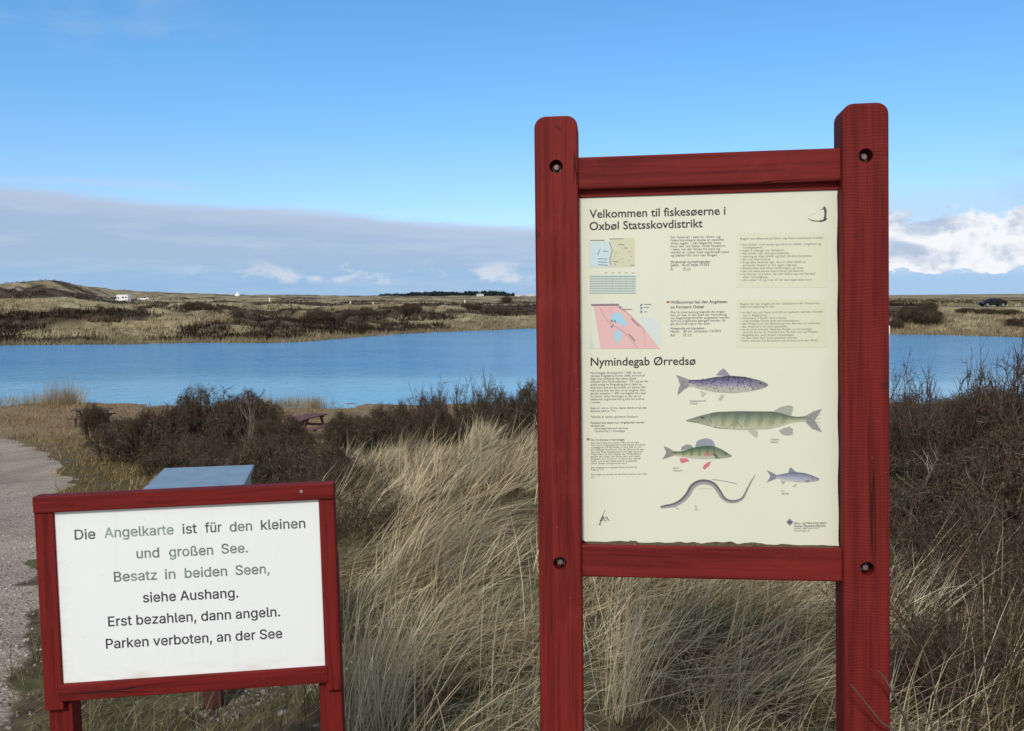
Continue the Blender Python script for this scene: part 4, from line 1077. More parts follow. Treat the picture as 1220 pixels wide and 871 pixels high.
# poster panel with soft rounded lower corner, very slightly buckled
def poster():
    x0, x1 = -inner / 2 + 0.001, inner / 2 - 0.001
    z0, z1 = -HH / 2 + 0.077, HH / 2 - 0.0895
    n = 60
    bm = bmesh.new()
    pts = []
    r = 0.011
    for k in range(7):
        a_ = math.pi + k / 6 * math.pi / 2
        pts.append((x0 + r + r * math.cos(a_), z0 + r + r * math.sin(a_)))
    for k in range(1, n):
        x = x0 + r + (x1 - x0 - r) * k / n
        pts.append((x, z0 + 0.0012 * math.sin(x * 33) - 0.0012 + random.uniform(-0.0004, 0.0004)))
    pts.append((x1, z0 - 0.001))
    for k in range(1, n):
        z = z0 + (z1 - z0) * k / n
        pts.append((x1 - 0.0012 + 0.0010 * math.sin(z * 41) * math.sin(z * 7), z))
    pts += [(x1, z1), (x0, z1)]
    vs = [bm.verts.new((x, -0.003, z)) for x, z in pts]
    f = bm.faces.new(vs)
    ex = bmesh.ops.extrude_face_region(bm, geom=[f])
    for v in ex['geom']:
        if isinstance(v, bmesh.types.BMVert): v.co.y = 0.004
    return bm_obj('poster_panel', bm, M['cream'], board)
panel = poster()
# back board carrying the poster
bm = bmesh.new(); add_box(bm, (0, 0.0115, 0.008), (inner - 0.002, 0.014, HH - 0.13)); bm_obj('backing_board', bm, plain('grey_backing', (0.25, 0.22, 0.19), 0.8), board)
# moss and dirt gathered on the bottom rail
def moss():
    bm = bmesh.new(); z0 = -HH / 2 + 0.0745
    n = 150; prev = None
    for k in range(n + 1):
        x = -inner / 2 + 0.012 + (inner - 0.026) * k / n
        hgt = 0.0022 + 0.0036 * float(vnoise(x * 60, 2.0, 3)) * float(vnoise(x * 14, 5.0, 8)) * 1.8
        if abs(x + 0.172) < 0.010: hgt += 0.0028
        if x > 0.14: hgt *= 0.7
        a_ = bm.verts.new((x, -0.0205, z0)); b_ = bm.verts.new((x, -0.0060, z0 + hgt)); c_ = bm.verts.new((x, -0.0034, z0 + hgt * 1.1))
        if prev:
            bm.faces.new((prev[0], a_, b_, prev[1])); bm.faces.new((prev[1], b_, c_, prev[2]))
        prev = (a_, b_, c_)
    bm_obj('moss_strip', bm, plain('moss_dirt', (0.085, 0.060, 0.030), 0.95, 0.5, 160, bump=0.5), board)
moss()

YI = -0.0036
def line(body, p0, p1, mat='ink', bold=0.0, cap=None): return place_text(body, big, YI, p0, p1, M[mat], panel, 'lettering', cap, bold)
line('Velkommen til fiskesøerne i', (702.3, 259.7), (864.4, 255.6), bold=0.012)
line('Oxbøl Statsskovdistrikt', (702.3, 274.2), (837.2, 270.6), bold=0.012)
line('Nymindegab Ørredsø', (703.8, 435.7), (828.8, 434.6), bold=0.012)
line('Willkommen bei den Angelseen', (799.1, 361.8), (866.5, 360.9), bold=0.006)
line('im Forstamt Oxbøl', (799.1, 367.6), (838.6, 367.0), bold=0.006)

def blk(lines, u0, v0, pitch, w_px, mat='ink_soft', **k): return place_block(lines, big, YI, u0, v0, pitch, w_px, M[mat], panel, **k)
blk(['For fiskeriet i søerne i Skov- og', 'Naturstyrelsens skove er opstillet', 'disse regler. I det følgende vises,', 'hvor der må fiskes. Husk fiskekort.', 'I søen må der fiskes fra land og', 'vandet er udsat med regnbueørreder', 'og bækørred, som kan fanges.'], 798.8, 283.8, 3.62, 70.5)
blk(['Mindstemål og fredningstider:'], 798.8, 313.4, 3.5, 48, 'ink')
blk(['Gedde    40 cm, fredet 1/4-30/4', 'Ål            35 cm'], 798.8, 317.4, 4.9, 46)
blk(['Die Forstverwaltung begrüßt die Angler', 'hier am See. In den Seen der Verwaltung,', 'wo Regenbogenforellen ausgesetzt werden,', 'darf mit Angelkarte geangelt werden. Es', 'gilt die Ordnung an den Seen.'], 798.8, 373.2, 3.45, 71)
blk(['Mindestmaße und Schonzeiten:'], 798.8, 392.6, 3.5, 41, 'ink')
blk(['Hecht    40 cm, Schonzeit 1/4-30/4', 'Aal        35 cm'], 798.8, 396.4, 4.4, 60)
blk(['Regler om fiskeriet på Skov- og Naturstyrelsens arealer:', '', '• kun fiskeri med stang og snøre er tilladt. Ungdom og', '   medhjælpere.', '• højst 3 stænger pr. fiskekort.', '• fisk under mål skal genudsættes.', '• vadning er ikke tilladt og båd må ikke benyttes.', '• der må ikke fodres.', '• brug ikke levende agn, det er ikke tilladt at', '   anvende. Fiskeri er for egen regning.', '• fiskekortet skal altid medbringes og vises.', '• der må ikke køres med motor på søerne.', '• vis hensyn til andre, når der fiskes og ved færdsel', '   efter solnedgang.', '• alle under 15 og over 67 år skal også løse kort'], 881.5, 285.6, 3.52, 100)
blk(['Regeln für das Angeln an den Gewässern der Dänischen', 'Naturverwaltung für Sie:', '', '• es darf nur mit Rute und Schnur gefischt werden, Kinder', '   nur in Begleitung.', '• höchstens 3 Ruten sind erlaubt.', '• untermaßige Fische sind zurückzusetzen.', '• das Waten und die Benutzung von Booten ist verboten', '• das Anfüttern ist nicht gestattet.', '• es ist nicht erlaubt, lebende Köder zu verwenden', '   und die Karte ist mitzuführen, Parken nur auf Plätzen', '• Angelkarten sind immer vorzuzeigen', '• an den Seen darf nicht gezeltet werden.', '• bitte nehmen Sie Rücksicht auf andere und den Wald'], 881.5, 363.4, 3.37, 99)
blk(['Nymindegab Ørredsø blev i 1985, da man', 'rensede Ringkøbing Fjords udløb, et brud på', 'diget men Gråbjerg med søens dybde', 'arbejdet. Den Nymindestrøm i 1931 og var det', 'sidste anlæg fra Ringkøbing fjord. Siden da', 'ikke mere end sen og bredde om denne. Men', 'med årene blev åen som en sø omgivet. Den', 'danske statsskov i 1985 overtagelse blev søen', 'fra kysten. Siden fredningen er der sat ud', 'bækørred, regnbueørred og helt der samme', 'i vandet.', '', 'Søen er i alt ca. 5,2 ha. størst dybde er på den', 'dybeste sted ca. 7 m.', '', 'Fiskeriet er opdelt og kræver fiskekort.'], 703.4, 445.6, 3.48, 69)
blk(['Fiskekort kan købes hos / Angelkarten werden', 'verkauft bei:'], 703.5, 505.0, 3.4, 64, 'ink')
blk(['Nymindegab købmand, ved kroen,', 'Vesterhavsvej 2, i Nymindegab'], 708, 511.6, 3.3, 41)
blk(['Der Forellensee in Nymindegab'], 704, 525.3, 3.3, 40, 'ink')
blk(['Der See entstand im Jahre 1985, als man die', 'Rinne zum Ringkøbing Fjord und dessen Mündung', 'ausbaggerte und die Stelle im Stich ließ. Er war', 'ein Ausläufer des Fjords. Mit der Zeit wurde der', 'See vom Meer abgeschnitten und liegt heute am', 'Wald. Mehr als der Westen der Wasserfläche', 'gehört dem Staat. Die Fläche wird von Heide', 'umgeben. Der ist etwa 7 m tief an der tiefsten', 'Stelle, und in den letzten Jahren ausgesetzt,', 'ihrem Wesen und gewartet wird.'], 704, 528.6, 2.72, 64.5)
blk(['Der Angelsee ist in ganzer Fläche etwa 5,2 ha', 'Tiefe ca. 7 m.', '', 'Das Angeln ist erlaubt mit der Karte und nur vom Ufer', 'aus.'], 704, 558.0, 2.75, 67)
for t_, u_, v_, w_ in ((('Regnbueørred', 'Forelle'), 822, 478.8, 19), (('Gedde', 'Hecht'), 918, 524.6, 10), (('Aborre', 'Flussbarsch'), 802, 558.6, 11), (('Ål', 'Aal'), 828, 604.6, 3.4), (('Helt', 'Große Maräne'), 931, 586.0, 9)):
    blk(list(t_), u_, v_, 3.2, w_)
blk(['Skov- og Naturstyrelsen', 'Oxbøl Statsskovdistrikt'], 946, 624.6, 3.4, 38.5, 'ink', size=1.15)
blk(['Ålholtvej 1, 6840 Oxbøl, tlf. 75 27', 'www.skovognatur.dk'], 946, 630.6, 2.7, 30)

def print_poly(pts_px, c, yl, name='print', parent=None):
    """flat printed colour patch from measured points"""
    bm = bmesh.new()
    vs = [bm.verts.new((*[q for q in (big.xz(u, v, yl)[0], yl, big.xz(u, v, yl)[1])],)) for u, v in pts_px]
    bm.faces.new(vs)
    bmesh.ops.triangulate(bm, faces=bm.faces)
    me = bpy.data.meshes.new(name); bm.to_mesh(me); bm.free()
    a_ = me.color_attributes.new('col', 'FLOAT_COLOR', 'POINT')
    a_.data.foreach_set('color', np.tile(np.array([*c, 1.0], dtype=np.float32), len(me.vertices)))
    return me

def print_group(name, polys, parent=None):
    """several printed patches as one mesh; polys = (points, colour, layer)"""
    bm = bmesh.new()
    lay = bm.verts.layers.float_color.new('col')
    for pts, c, ly in polys:
        yl = -0.0034 - 0.00025 * ly
        vs = []
        for u, v in pts:
            x, z = big.xz(u, v, yl); q = bm.verts.new((x, yl, z)); q[lay] = (*c, 1.0); vs.append(q)
        try: f = bm.faces.new(vs)
        except ValueError: continue
        f.normal_update()
        if len(vs) > 4: bmesh.ops.triangulate(bm, faces=[f])
    me = bpy.data.meshes.new(name); bm.to_mesh(me); bm.free()
    return link_mesh(name, me, M['print'], parent or panel)

def Z(ox, oy, k): return lambda pts: [(ox + x / k, oy + y / k) for x, y in pts]
def rect(u0, v0, u1, v1): return [(u0, v0), (u1, v0), (u1, v1), (u0, v1)]
def thick(pts, wd):
    """thin printed line as a strip"""
    out = []
    for (x0, y0), (x1, y1) in zip(pts[:-1], pts[1:]):
        l = math.hypot(x1 - x0, y1 - y0) + 1e-6; nx_, ny_ = -(y1 - y0) / l * wd / 2, (x1 - x0) / l * wd / 2
        out.append([(x0 + nx_, y0 + ny_), (x1 + nx_, y1 + ny_), (x1 - nx_, y1 - ny_), (x0 - nx_, y0 - ny_)])
    return out
print_group('tinted_box', [(rect(877.6, 277.2, 986, 342.4), (0.612, 0.624, 0.465), 0), (rect(877.6, 356.8, 985.5, 413.7), (0.606, 0.618, 0.460), 0)])
# coast map
z1_ = Z(680, 220, 7.176)
pol = [(z1_([(160, 490), (335, 485), (350, 560), (330, 640), (335, 706), (160, 706)]), (0.50, 0.62, 0.64), 0),
       (z1_([(335, 460), (547, 455), (547, 700), (335, 706), (325, 650), (352, 560), (330, 500)]), (0.56, 0.56, 0.40), 0)]
for k in range(22):
    x = random.uniform(350, 530); y = random.uniform(470, 680); s = random.uniform(6, 18)
    pol.append((z1_([(x, y), (x + s, y - 3), (x + s * 0.8, y + s * 0.6), (x - 4, y + s * 0.5)]), random.choice([(0.45, 0.50, 0.30), (0.58, 0.52, 0.36), (0.40, 0.44, 0.33)]), 1))
for a_ in (((230, 600), (250, 550)), ((330, 490), (355, 560), (335, 640), (345, 690)), ((400, 512), (460, 514)), ((455, 540), (485, 542)), ((360, 655), (410, 660)), ((510, 690), (545, 686)), ((235, 632), (310, 636)), ((235, 660), (310, 664)), ((235, 684), (310, 688)), ((278, 568), (320, 570)), ((165, 476), (290, 474)), ((330, 465), (450, 462)), ((300, 690), (315, 692)), ((370, 670), (385, 690))):
    for q in thick(z1_(a_), 0.8): pol.append((q, (0.20, 0.24, 0.24), 2))
print_group('coast_map', pol)
# blue ruled table
pol = []
for k in range(8):
    v = 327.6 + k * 2.85
    pol.append((rect(702.6, v, 757.6, v + 1.5), (0.49, 0.58, 0.55), 0))
    for q in thick([(702.6, v + 2.0), (757.6, v + 2.0)], 0.45): pol.append((q, (0.30, 0.36, 0.36), 1))
for u_ in (720, 728, 736, 744, 752):
    pol.append((rect(u_, 324.4, u_ + 4.2, 325.6), (0.42, 0.42, 0.37), 0))
    for q in thick([(u_ + 2, 327.6), (u_ + 2, 348)], 0.35): pol.append((q, (0.36, 0.42, 0.41), 2))
print_group('catch_table', pol)
# lake map
z3 = Z(680, 335, 7.176)
pol = [(z3([(165, 180), (420, 182), (765, 185), (765, 578), (165, 578)]), (0.62, 0.645, 0.54), 0),
       (z3([(195, 205), (410, 205), (450, 232), (610, 385), (760, 577), (255, 578)]), (0.66, 0.42, 0.41), 1),
       (z3([(590, 315), (690, 310), (762, 370), (764, 560), (700, 490), (630, 400)]), (0.56, 0.62, 0.60), 1),
       (z3([(170, 430), (195, 560), (200, 577), (166, 577)]), (0.52, 0.60, 0.60), 1),
       (z3([(340, 325), (360, 280), (410, 265), (440, 290), (470, 340), (482, 378), (450, 386), (415, 360), (370, 352)]), (0.33, 0.55, 0.66), 2),
       (z3([(372, 430), (410, 420), (440, 445), (428, 500), (392, 530), (372, 492)]), (0.36, 0.55, 0.64), 2)]
for a_, w_ in ((((250, 230), (290, 310), (345, 365), (450, 430), (520, 500), (570, 572)), 0.8), (((330, 230), (350, 270)), 0.5), (((440, 230), (560, 340), (640, 430)), 0.6), (((345, 190), (410, 220), (470, 262)), 0.5), (((630, 430), (640, 560)), 0.4)):
    for q in thick(z3(a_), w_): pol.append((q, (0.42, 0.30, 0.32), 3))
for a_, w_ in ((((516, 318), (585, 385)), 1.1), (((496, 450), (550, 512)), 1.1), (((440, 240), (525, 240)), 0.7), (((175, 203), (412, 200)), 2.0), (((625, 198), (690, 197)), 0.6), (((625, 225), (670, 224)), 0.6), (((625, 262), (655, 261)), 0.6)):
    for q in thick(z3(a_), w_): pol.append((q, (0.22, 0.17, 0.18), 4))
for x, y in ((603, 203), (603, 230), (603, 261), (376, 342), (350, 338), (351, 388), (424, 222)):
    pol.append((rect(680 + (x - 8) / 7.176, 335 + (y - 8) / 7.176, 680 + (x + 8) / 7.176, 335 + (y + 8) / 7.176), (0.13, 0.20, 0.27), 4))
print_group('lake_map', pol)
# two small black-red-gold flags
for (u_, v_) in ((794.2, 359.0), (699.0, 522.4)):
    pol = []
    for k, c in enumerate(((0.02, 0.02, 0.02), (0.42, 0.03, 0.03), (0.55, 0.38, 0.05))):
        pol.append((rect(u_, v_ + k * 0.75, u_ + 3.6, v_ + (k + 1) * 0.75), c, 0))
    print_group('language_flag', pol)

def body_strip(top, bot, zf, cf, nx_=70, nz_=14):
    """fish body between its upper and lower outline with printed colours cf(s, t)"""
    tx, ty = zip(*top); bx, by = zip(*bot)
    xs_ = np.linspace(max(min(tx), min(bx)), min(max(tx), max(bx)), nx_)
    def sm(xs0, px, py):
        o_ = np.argsort(px); p = np.interp(xs0, np.array(px)[o_], np.array(py)[o_])
        kk = np.array([1, 2, 3, 2, 1]) / 9.0; q = np.convolve(np.pad(p, 2, mode='edge'), kk, 'valid'); q[0], q[-1] = p[0], p[-1]; return q
    yt = sm(xs_, tx, ty); yb = sm(xs_, bx, by)
    out = []
    for i in range(nx_ - 1):
        for j in range(nz_):
            t0, t1 = j / nz_, (j + 1) / nz_
            pts = [(xs_[i], yt[i] + (yb[i] - yt[i]) * t0), (xs_[i + 1], yt[i + 1] + (yb[i + 1] - yt[i + 1]) * t0),
                   (xs_[i + 1], yt[i + 1] + (yb[i + 1] - yt[i + 1]) * t1), (xs_[i], yt[i] + (yb[i] - yt[i]) * t1)]
            out.append((zf(pts), tuple(0.72 * q for q in cf((i + 0.5) / (nx_ - 1), (t0 + t1) / 2)), 1))
    return out
def lerp(a_, b_, t): return tuple(x + (y - x) * t for x, y in zip(a_, b_))
PAPER = (0.68, 0.70, 0.56)
def ramp(stops, t):
    for (t0, c0_), (t1, c1_) in zip(stops[:-1], stops[1:]):
        if t <= t1: return lerp(c0_, c1_, (t - t0) / (t1 - t0 + 1e-9))
    return stops[-1][1]
def fin(zf, pts, c, rays=0): 
    return [(zf(pts), c, 0)]

z7 = Z(780, 430, 5.545); z8 = Z(780, 515, 5.545)
# rainbow trout
def trout_c(s, t):
    c = ramp([(0, (0.10, 0.10, 0.15)), (0.25, (0.20, 0.19, 0.33)), (0.5, (0.36, 0.33, 0.47)), (0.68, (0.50, 0.46, 0.46)), (0.85, (0.58, 0.58, 0.49)), (1, (0.50, 0.50, 0.42))], t)
    if random.random() < 0.26 * (1.1 - t): c = tuple(x * 0.35 for x in c)
    if s > 0.80: c = lerp(c, (0.26, 0.27, 0.28), 0.55)
    return c
pol = []
pol += fin(z7, [(142, 92), (180, 105), (235, 126), (240, 160), (195, 190), (150, 228), (158, 180), (168, 160), (158, 128)], (0.26, 0.25, 0.28))
pol += fin(z7, [(405, 96), (425, 70), (455, 48), (475, 68), (502, 100)], (0.25, 0.24, 0.31))
pol += fin(z7, [(300, 196), (345, 210), (322, 240), (308, 234)], (0.48, 0.48, 0.40)); pol += fin(z7, [(418, 258), (440, 225), (462, 228), (440, 264)], (0.44, 0.40, 0.36)); pol += fin(z7, [(308, 124), (318, 114), (330, 125)], (0.25, 0.25, 0.3))
pol += body_strip([(225, 126), (310, 124), (400, 106), (500, 97), (600, 106), (680, 124), (730, 142), (748, 154)], [(225, 162), (300, 186), (400, 206), (520, 213), (620, 202), (690, 188), (738, 174), (748, 160)], z7, trout_c)
for _ in range(40):
    x, y = random.uniform(150, 235), random.uniform(105, 215)
    if abs(y - 160) < 8 + (235 - x) * 0.6 and (x > 172 or abs(y - 160) > 25): pol.append((z7([(x, y), (x + 4, y), (x + 4, y + 4), (x, y + 4)]), (0.08, 0.08, 0.1), 2))
pol.append((z7([(690, 146), (700, 142), (706, 150), (697, 156)]), (0.03, 0.03, 0.03), 2))
for q in thick(z7([(640, 130), (632, 150), (640, 172), (655, 188)]), 0.8): pol.append((q, (0.10, 0.10, 0.12), 2))
for q in thick(z7([(722, 168), (748, 158)]), 0.7): pol.append((q, (0.06, 0.06, 0.06), 2))
print_group('trout_picture', pol)
# pike
def pike_c(s, t):
    c = ramp([(0, (0.12, 0.15, 0.11)), (0.3, (0.24, 0.30, 0.22)), (0.62, (0.46, 0.50, 0.30)), (0.85, (0.58, 0.59, 0.40)), (1, (0.52, 0.54, 0.42))], t)
    if 0.24 < s < 0.9:
        b_ = math.sin((s + t * 0.035) * 62 + 0.4 * math.sin(s * 40))
        if b_ > 0.15 and t < 0.85: c = lerp(c, (0.13, 0.18, 0.14), 0.55 * (1 - t * 0.6))
    if s < 0.2: c = lerp(c, (0.30, 0.31, 0.27), 0.5)
    return c
pol = []
pol += fin(z7, [(992, 366), (1050, 332), (1108, 316), (1085, 350), (1058, 392), (1085, 440), (1108, 472), (1040, 450), (995, 402)], (0.27, 0.28, 0.27))
pol += fin(z7, [(785, 332), (830, 305), (880, 293), (912, 298), (914, 320), (902, 362), (850, 350)], (0.33, 0.35, 0.30))
pol += fin(z7, [(818, 462), (850, 445), (890, 434), (914, 450), (912, 488), (870, 494), (845, 486)], (0.33, 0.33, 0.31)); pol += fin(z7, [(612, 460), (650, 455), (682, 462), (682, 505), (664, 506)], (0.42, 0.42, 0.35))
pol += body_strip([(208, 392), (300, 362), (400, 338), (550, 332), (780, 334), (840, 346), (890, 362), (940, 370), (1000, 365)], [(208, 398), (290, 412), (400, 442), (560, 457), (760, 450), (840, 430), (890, 412), (940, 403), (1000, 402)], z7, pike_c, 90, 12)
for a_, w_ in ((((208, 396), (270, 404), (312, 396)), 0.6), (((300, 366), (328, 372), (322, 392)), 0.8), (((372, 352), (366, 385), (380, 418)), 0.8), (((415, 400), (395, 440), (470, 448), (520, 415)), 0.5), (((520, 450), (540, 400), (580, 440)), 0.5)):
    for q in thick(z7(a_), w_): pol.append((q, (0.12, 0.13, 0.11), 2))
pol.append((z7([(308, 372), (320, 370), (322, 380), (310, 382)]), (0.03, 0.03, 0.03), 3))
for k in range(6):
    for q in thick(z7([(1000 + k * 2, 375 + k * 6), (1095, 330 + k * 26)]), 0.3): pol.append((q, (0.16, 0.17, 0.17), 2))
print_group('pike_picture', pol)
# perch
def perch_c(s, t):
    c = ramp([(0, (0.07, 0.13, 0.08)), (0.25, (0.15, 0.24, 0.14)), (0.55, (0.40, 0.42, 0.22)), (0.8, (0.56, 0.56, 0.38)), (1, (0.62, 0.62, 0.50))], t)
    if s < 0.72 and math.sin(s * 46) > 0.35 and t < 0.75: c = lerp(c, (0.08, 0.14, 0.09), 0.5)
    if s > 0.72: c = lerp(c, (0.22, 0.27, 0.23), 0.5)
    if 0.52 < s < 0.70 and 0.5 < t < 0.75: c = lerp(c, (0.52, 0.20, 0.20), 0.6)
    return c
pol = []
pol += fin(z8, [(58, 90), (100, 108), (130, 128), (135, 152), (95, 165), (50, 180), (68, 150), (76, 134), (68, 112)], (0.24, 0.23, 0.22))
pol += fin(z8, [(268, 98), (274, 70), (292, 50), (340, 38), (372, 46), (390, 62), (402, 97)], (0.28, 0.30, 0.35)); pol += fin(z8, [(172, 122), (178, 98), (210, 80), (240, 84), (258, 104)], (0.24, 0.26, 0.25))
pol += fin(z8, [(166, 172), (212, 172), (230, 190), (180, 206), (168, 195)], (0.60, 0.16, 0.20)); pol += fin(z8, [(316, 238), (328, 215), (350, 198), (373, 194), (360, 222), (330, 247)], (0.56, 0.16, 0.20))
pol += body_strip([(122, 126), (180, 126), (260, 100), (340, 88), (400, 94), (450, 116), (508, 154)], [(122, 152), (180, 162), (260, 174), (330, 178), (400, 175), (460, 172), (508, 160)], z8, perch_c, 60, 12)
for a_, w_ in ((((400, 104), (388, 130), (405, 165), (430, 172)), 0.9), (((480, 165), (508, 156)), 0.6)):
    for q in thick(z8(a_), w_): pol.append((q, (0.08, 0.11, 0.09), 2))
pol.append((z8([(462, 138), (474, 136), (476, 146), (464, 148)]), (0.03, 0.03, 0.03), 3))
pol.append((z8([(385, 142), (400, 140), (425, 172), (405, 170)]), (0.10, 0.14, 0.11), 2))
for k in range(7):
    for q in thick(z8([(282 + k * 16, 94), (280 + k * 16, 58 - 12 * math.sin(k / 6 * 3.1))]), 0.35): pol.append((q, (0.14, 0.15, 0.19), 2))
print_group('perch_picture', pol)
# eel
cl = np.array([(38, 495), (75, 490), (130, 479), (180, 452), (218, 412), (248, 362), (288, 334), (336, 328), (388, 346), (424, 390), (452, 432), (490, 456), (540, 456), (582, 434), (606, 390), (640, 322), (668, 278)], float)
tt = np.linspace(0, len(cl) - 1, 110); ii_ = np.clip(tt.astype(int), 0, len(cl) - 2)
def catmull(P, t):
    i = min(int(t), len(P) - 2); f = t - i
    p0, p1, p2, p3 = P[max(i - 1, 0)], P[i], P[i + 1], P[min(i + 2, len(P) - 1)]
    return 0.5 * ((2 * p1) + (-p0 + p2) * f + (2 * p0 - 5 * p1 + 4 * p2 - p3) * f * f + (-p0 + 3 * p1 - 3 * p2 + p3) * f ** 3)
cc = np.array([catmull(cl, t) for t in tt]); dd = np.gradient(cc, axis=0); dd /= np.linalg.norm(dd, axis=1, keepdims=True); nn = np.stack([-dd[:, 1], dd[:, 0]], -1)
wid = np.interp(tt, [0, 1, 3, 5, 7, 9, 11, 13, 15, 16], [7, 11, 15, 17, 16, 14, 11, 8, 4, 1])
pol = []
for i in range(109):
    for j in range(6):
        f0, f1 = -1 + j / 3, -1 + (j + 1) / 3
        c = ramp([(0, (0.07, 0.07, 0.08)), (0.4, (0.15, 0.15, 0.16)), (0.65, (0.34, 0.34, 0.34)), (1, (0.24, 0.24, 0.24))], (j + 0.5) / 6)
        pts = [tuple(cc[i] + nn[i] * wid[i] * f0), tuple(cc[i + 1] + nn[i + 1] * wid[i + 1] * f0), tuple(cc[i + 1] + nn[i + 1] * wid[i + 1] * f1), tuple(cc[i] + nn[i] * wid[i] * f1)]
        pol.append((z8(pts), c, 1))
for q in thick(z8([(378, 310), (462, 322), (545, 341)]), 0.7): pol.append((q, (0.30, 0.30, 0.28), 2))
for q in thick(z8([(130, 488), (158, 510)]), 0.8): pol.append((q, (0.30, 0.30, 0.28), 2))
for q in thick(z8([(285, 378), (335, 368), (380, 376)]), 0.4): pol.append((q, (0.45, 0.45, 0.38), 2))
pol.append((z8([(58, 488), (66, 486), (68, 492), (60, 494)]), (0.02, 0.02, 0.02), 3))
print_group('eel_picture', pol)
# whitefish
def white_c(s, t):
    c = ramp([(0, (0.16, 0.18, 0.27)), (0.3, (0.30, 0.33, 0.45)), (0.6, (0.45, 0.47, 0.56)), (1, (0.60, 0.61, 0.60))], t)
    return lerp(c, (0.28, 0.31, 0.38), 0.4) if s > 0.84 else c
pol = []
pol += fin(z8, [(738, 250), (780, 268), (808, 286), (806, 306), (775, 318), (738, 332), (755, 308), (764, 292), (755, 272)], (0.20, 0.21, 0.27))
pol += fin(z8, [(883, 270), (890, 240), (898, 232), (936, 264)], (0.20, 0.21, 0.26)); pol += fin(z8, [(834, 318), (866, 326), (850, 344), (840, 340)], (0.36, 0.34, 0.30)); pol += fin(z8, [(910, 364), (925, 346), (943, 343), (928, 360)], (0.38, 0.34, 0.28))
pol += body_strip([(800, 285), (860, 272), (930, 262), (1000, 271), (1050, 289), (1088, 307)], [(800, 302), (870, 319), (950, 331), (1030, 329), (1070, 324), (1088, 317)], z8, white_c, 50, 10)
pol += [(z8([(988, 320), (1022, 312), (1032, 320), (1008, 332)]), (0.22, 0.23, 0.27), 2), (z8([(1068, 300), (1075, 299), (1076, 306), (1069, 307)]), (0.03, 0.03, 0.03), 2)]
for q in thick(z8([(1045, 290), (1038, 305), (1046, 322)]), 0.6): pol.append((q, (0.12, 0.13, 0.17), 2))
print_group('whitefish_picture', pol)
# angler logo, crest and fly drawing
z2 = Z(840, 220, 7.176)
pol = []
INK_G = (0.075, 0.085, 0.075)
for a_, w_ in ((((1018, 196), (1028, 215), (1030, 240)), 3.0), (((1030, 238), (1028, 265), (1022, 290), (1018, 306)), 2.4), (((1016, 208), (992, 211)), 1.0), (((880, 289), (905, 303)), 0.7), (((905, 303), (940, 311), (980, 312)), 1.2), (((978, 312), (1010, 308), (1036, 296)), 2.2), (((1030, 298), (1040, 285)), 1.6)):
    for q in thick(z2(a_), w_): pol.append((q, INK_G, 0))
pol.append((z2([(1018 + 8 * math.cos(k * 0.785), 194 + 9 * math.sin(k * 0.785)) for k in range(8)]), INK_G, 1))
for q in thick(z2([(992, 210), (950, 240), (890, 265)]), 0.25): pol.append((q, (0.45, 0.46, 0.40), 0))
print_group('angler_emblem', pol)
pol = []
for x, y, r in ((893, 582, 10), (880, 592, 9), (906, 592, 9), (887, 602, 9), (900, 602, 9), (893, 594, 11)):
    pol.append((z8([(x + r * math.cos(k * 0.785), y + r * math.sin(k * 0.785)) for k in range(8)]), (0.20, 0.20, 0.24), 0))
pol.append((z8([(890, 608), (897, 608), (896, 620), (891, 620)]), (0.2, 0.2, 0.24), 1))
print_group('tree_crest', pol)
z6 = Z(680, 540, 7.176); pol = []
for a_, w_ in ((((242, 615), (262, 560), (292, 488)), 0.7), (((252, 580), (270, 545), (280, 540), (270, 575), (252, 583)), 1.2), (((275, 545), (290, 575), (300, 582)), 0.7), (((300, 540), (320, 565), (330, 578)), 0.7), (((285, 560), (300, 545), (312, 548), (308, 570), (295, 580)), 0.6), (((262, 590), (248, 612), (258, 618)), 0.6)):
    for q in thick(z6(a_), w_): pol.append((q, (0.13, 0.12, 0.12), 0))
print_group('fly_drawing', pol)

# ------------------------------------------------------------------ small sign
SP = (-0.8909, 2.2811, CZ - 0.8142)
small = Board(5.98, -2.26, -1.40, SP)
SW, SH = 0.80, 0.5675
sign = empty('notice_sign', label='low red framed white sign with German fishing card notice', cat='sign')
sign.matrix_world = small.M
sgl = H1(-0.89, 2.28) - SP[2]
def small_board(nm, c, s, mat, bev=0.003):
    bm = bmesh.new(); add_box(bm, c, s); bevel_all(bm, bev, 2)
    return bm_obj(nm, bm, mat, sign)
small_board('top_rail', (0, -0.003, SH / 2 - 0.0225), (SW, 0.044, 0.045), M['red_small'])
small_board('bottom_rail', (0.002, -0.002, -SH / 2 + 0.0235), (SW - 0.075, 0.040, 0.047), M['red_small'])
for sx_, wd in ((-1, 0.050), (1, 0.043)):
    small_board('stile', (sx_ * (SW / 2 - wd / 2), -0.0005, -0.0225 - 0.012), (wd, 0.037, SH - 0.045 + 0.024), M['red_small_v'])
for sx_ in (-1, 1):
    zt = -SH / 2 + 0.052; zb = sgl - 0.3
    small_board('leg', (sx_ * (SW / 2 - 0.0335), 0.030, (zt + 0.30 + zb) / 2), (0.063, 0.060, zt + 0.30 - zb), M['red_small_v'])
wp = small_board('white_panel', (0.0025, -0.001, 0.001), (SW - 0.092, 0.022, SH - 0.090), M['white'], 0.0015)
YS = -0.0124
INKS = {'g1': plain('faded_lettering', (0.165, 0.205, 0.195), 0.6, 0.4, 40), 'g2': plain('weathered_lettering', (0.085, 0.095, 0.10), 0.6, 0.3, 40),
        'g3': plain('washed_lettering', (0.22, 0.285, 0.265), 0.6, 0.35, 30), 'd': plain('dark_lettering', (0.040, 0.034, 0.055), 0.55, 0.2, 60)}
def zs(x, y): return (20 + x / 2.632, 540 + y / 2.632)
CAP = 0.0272
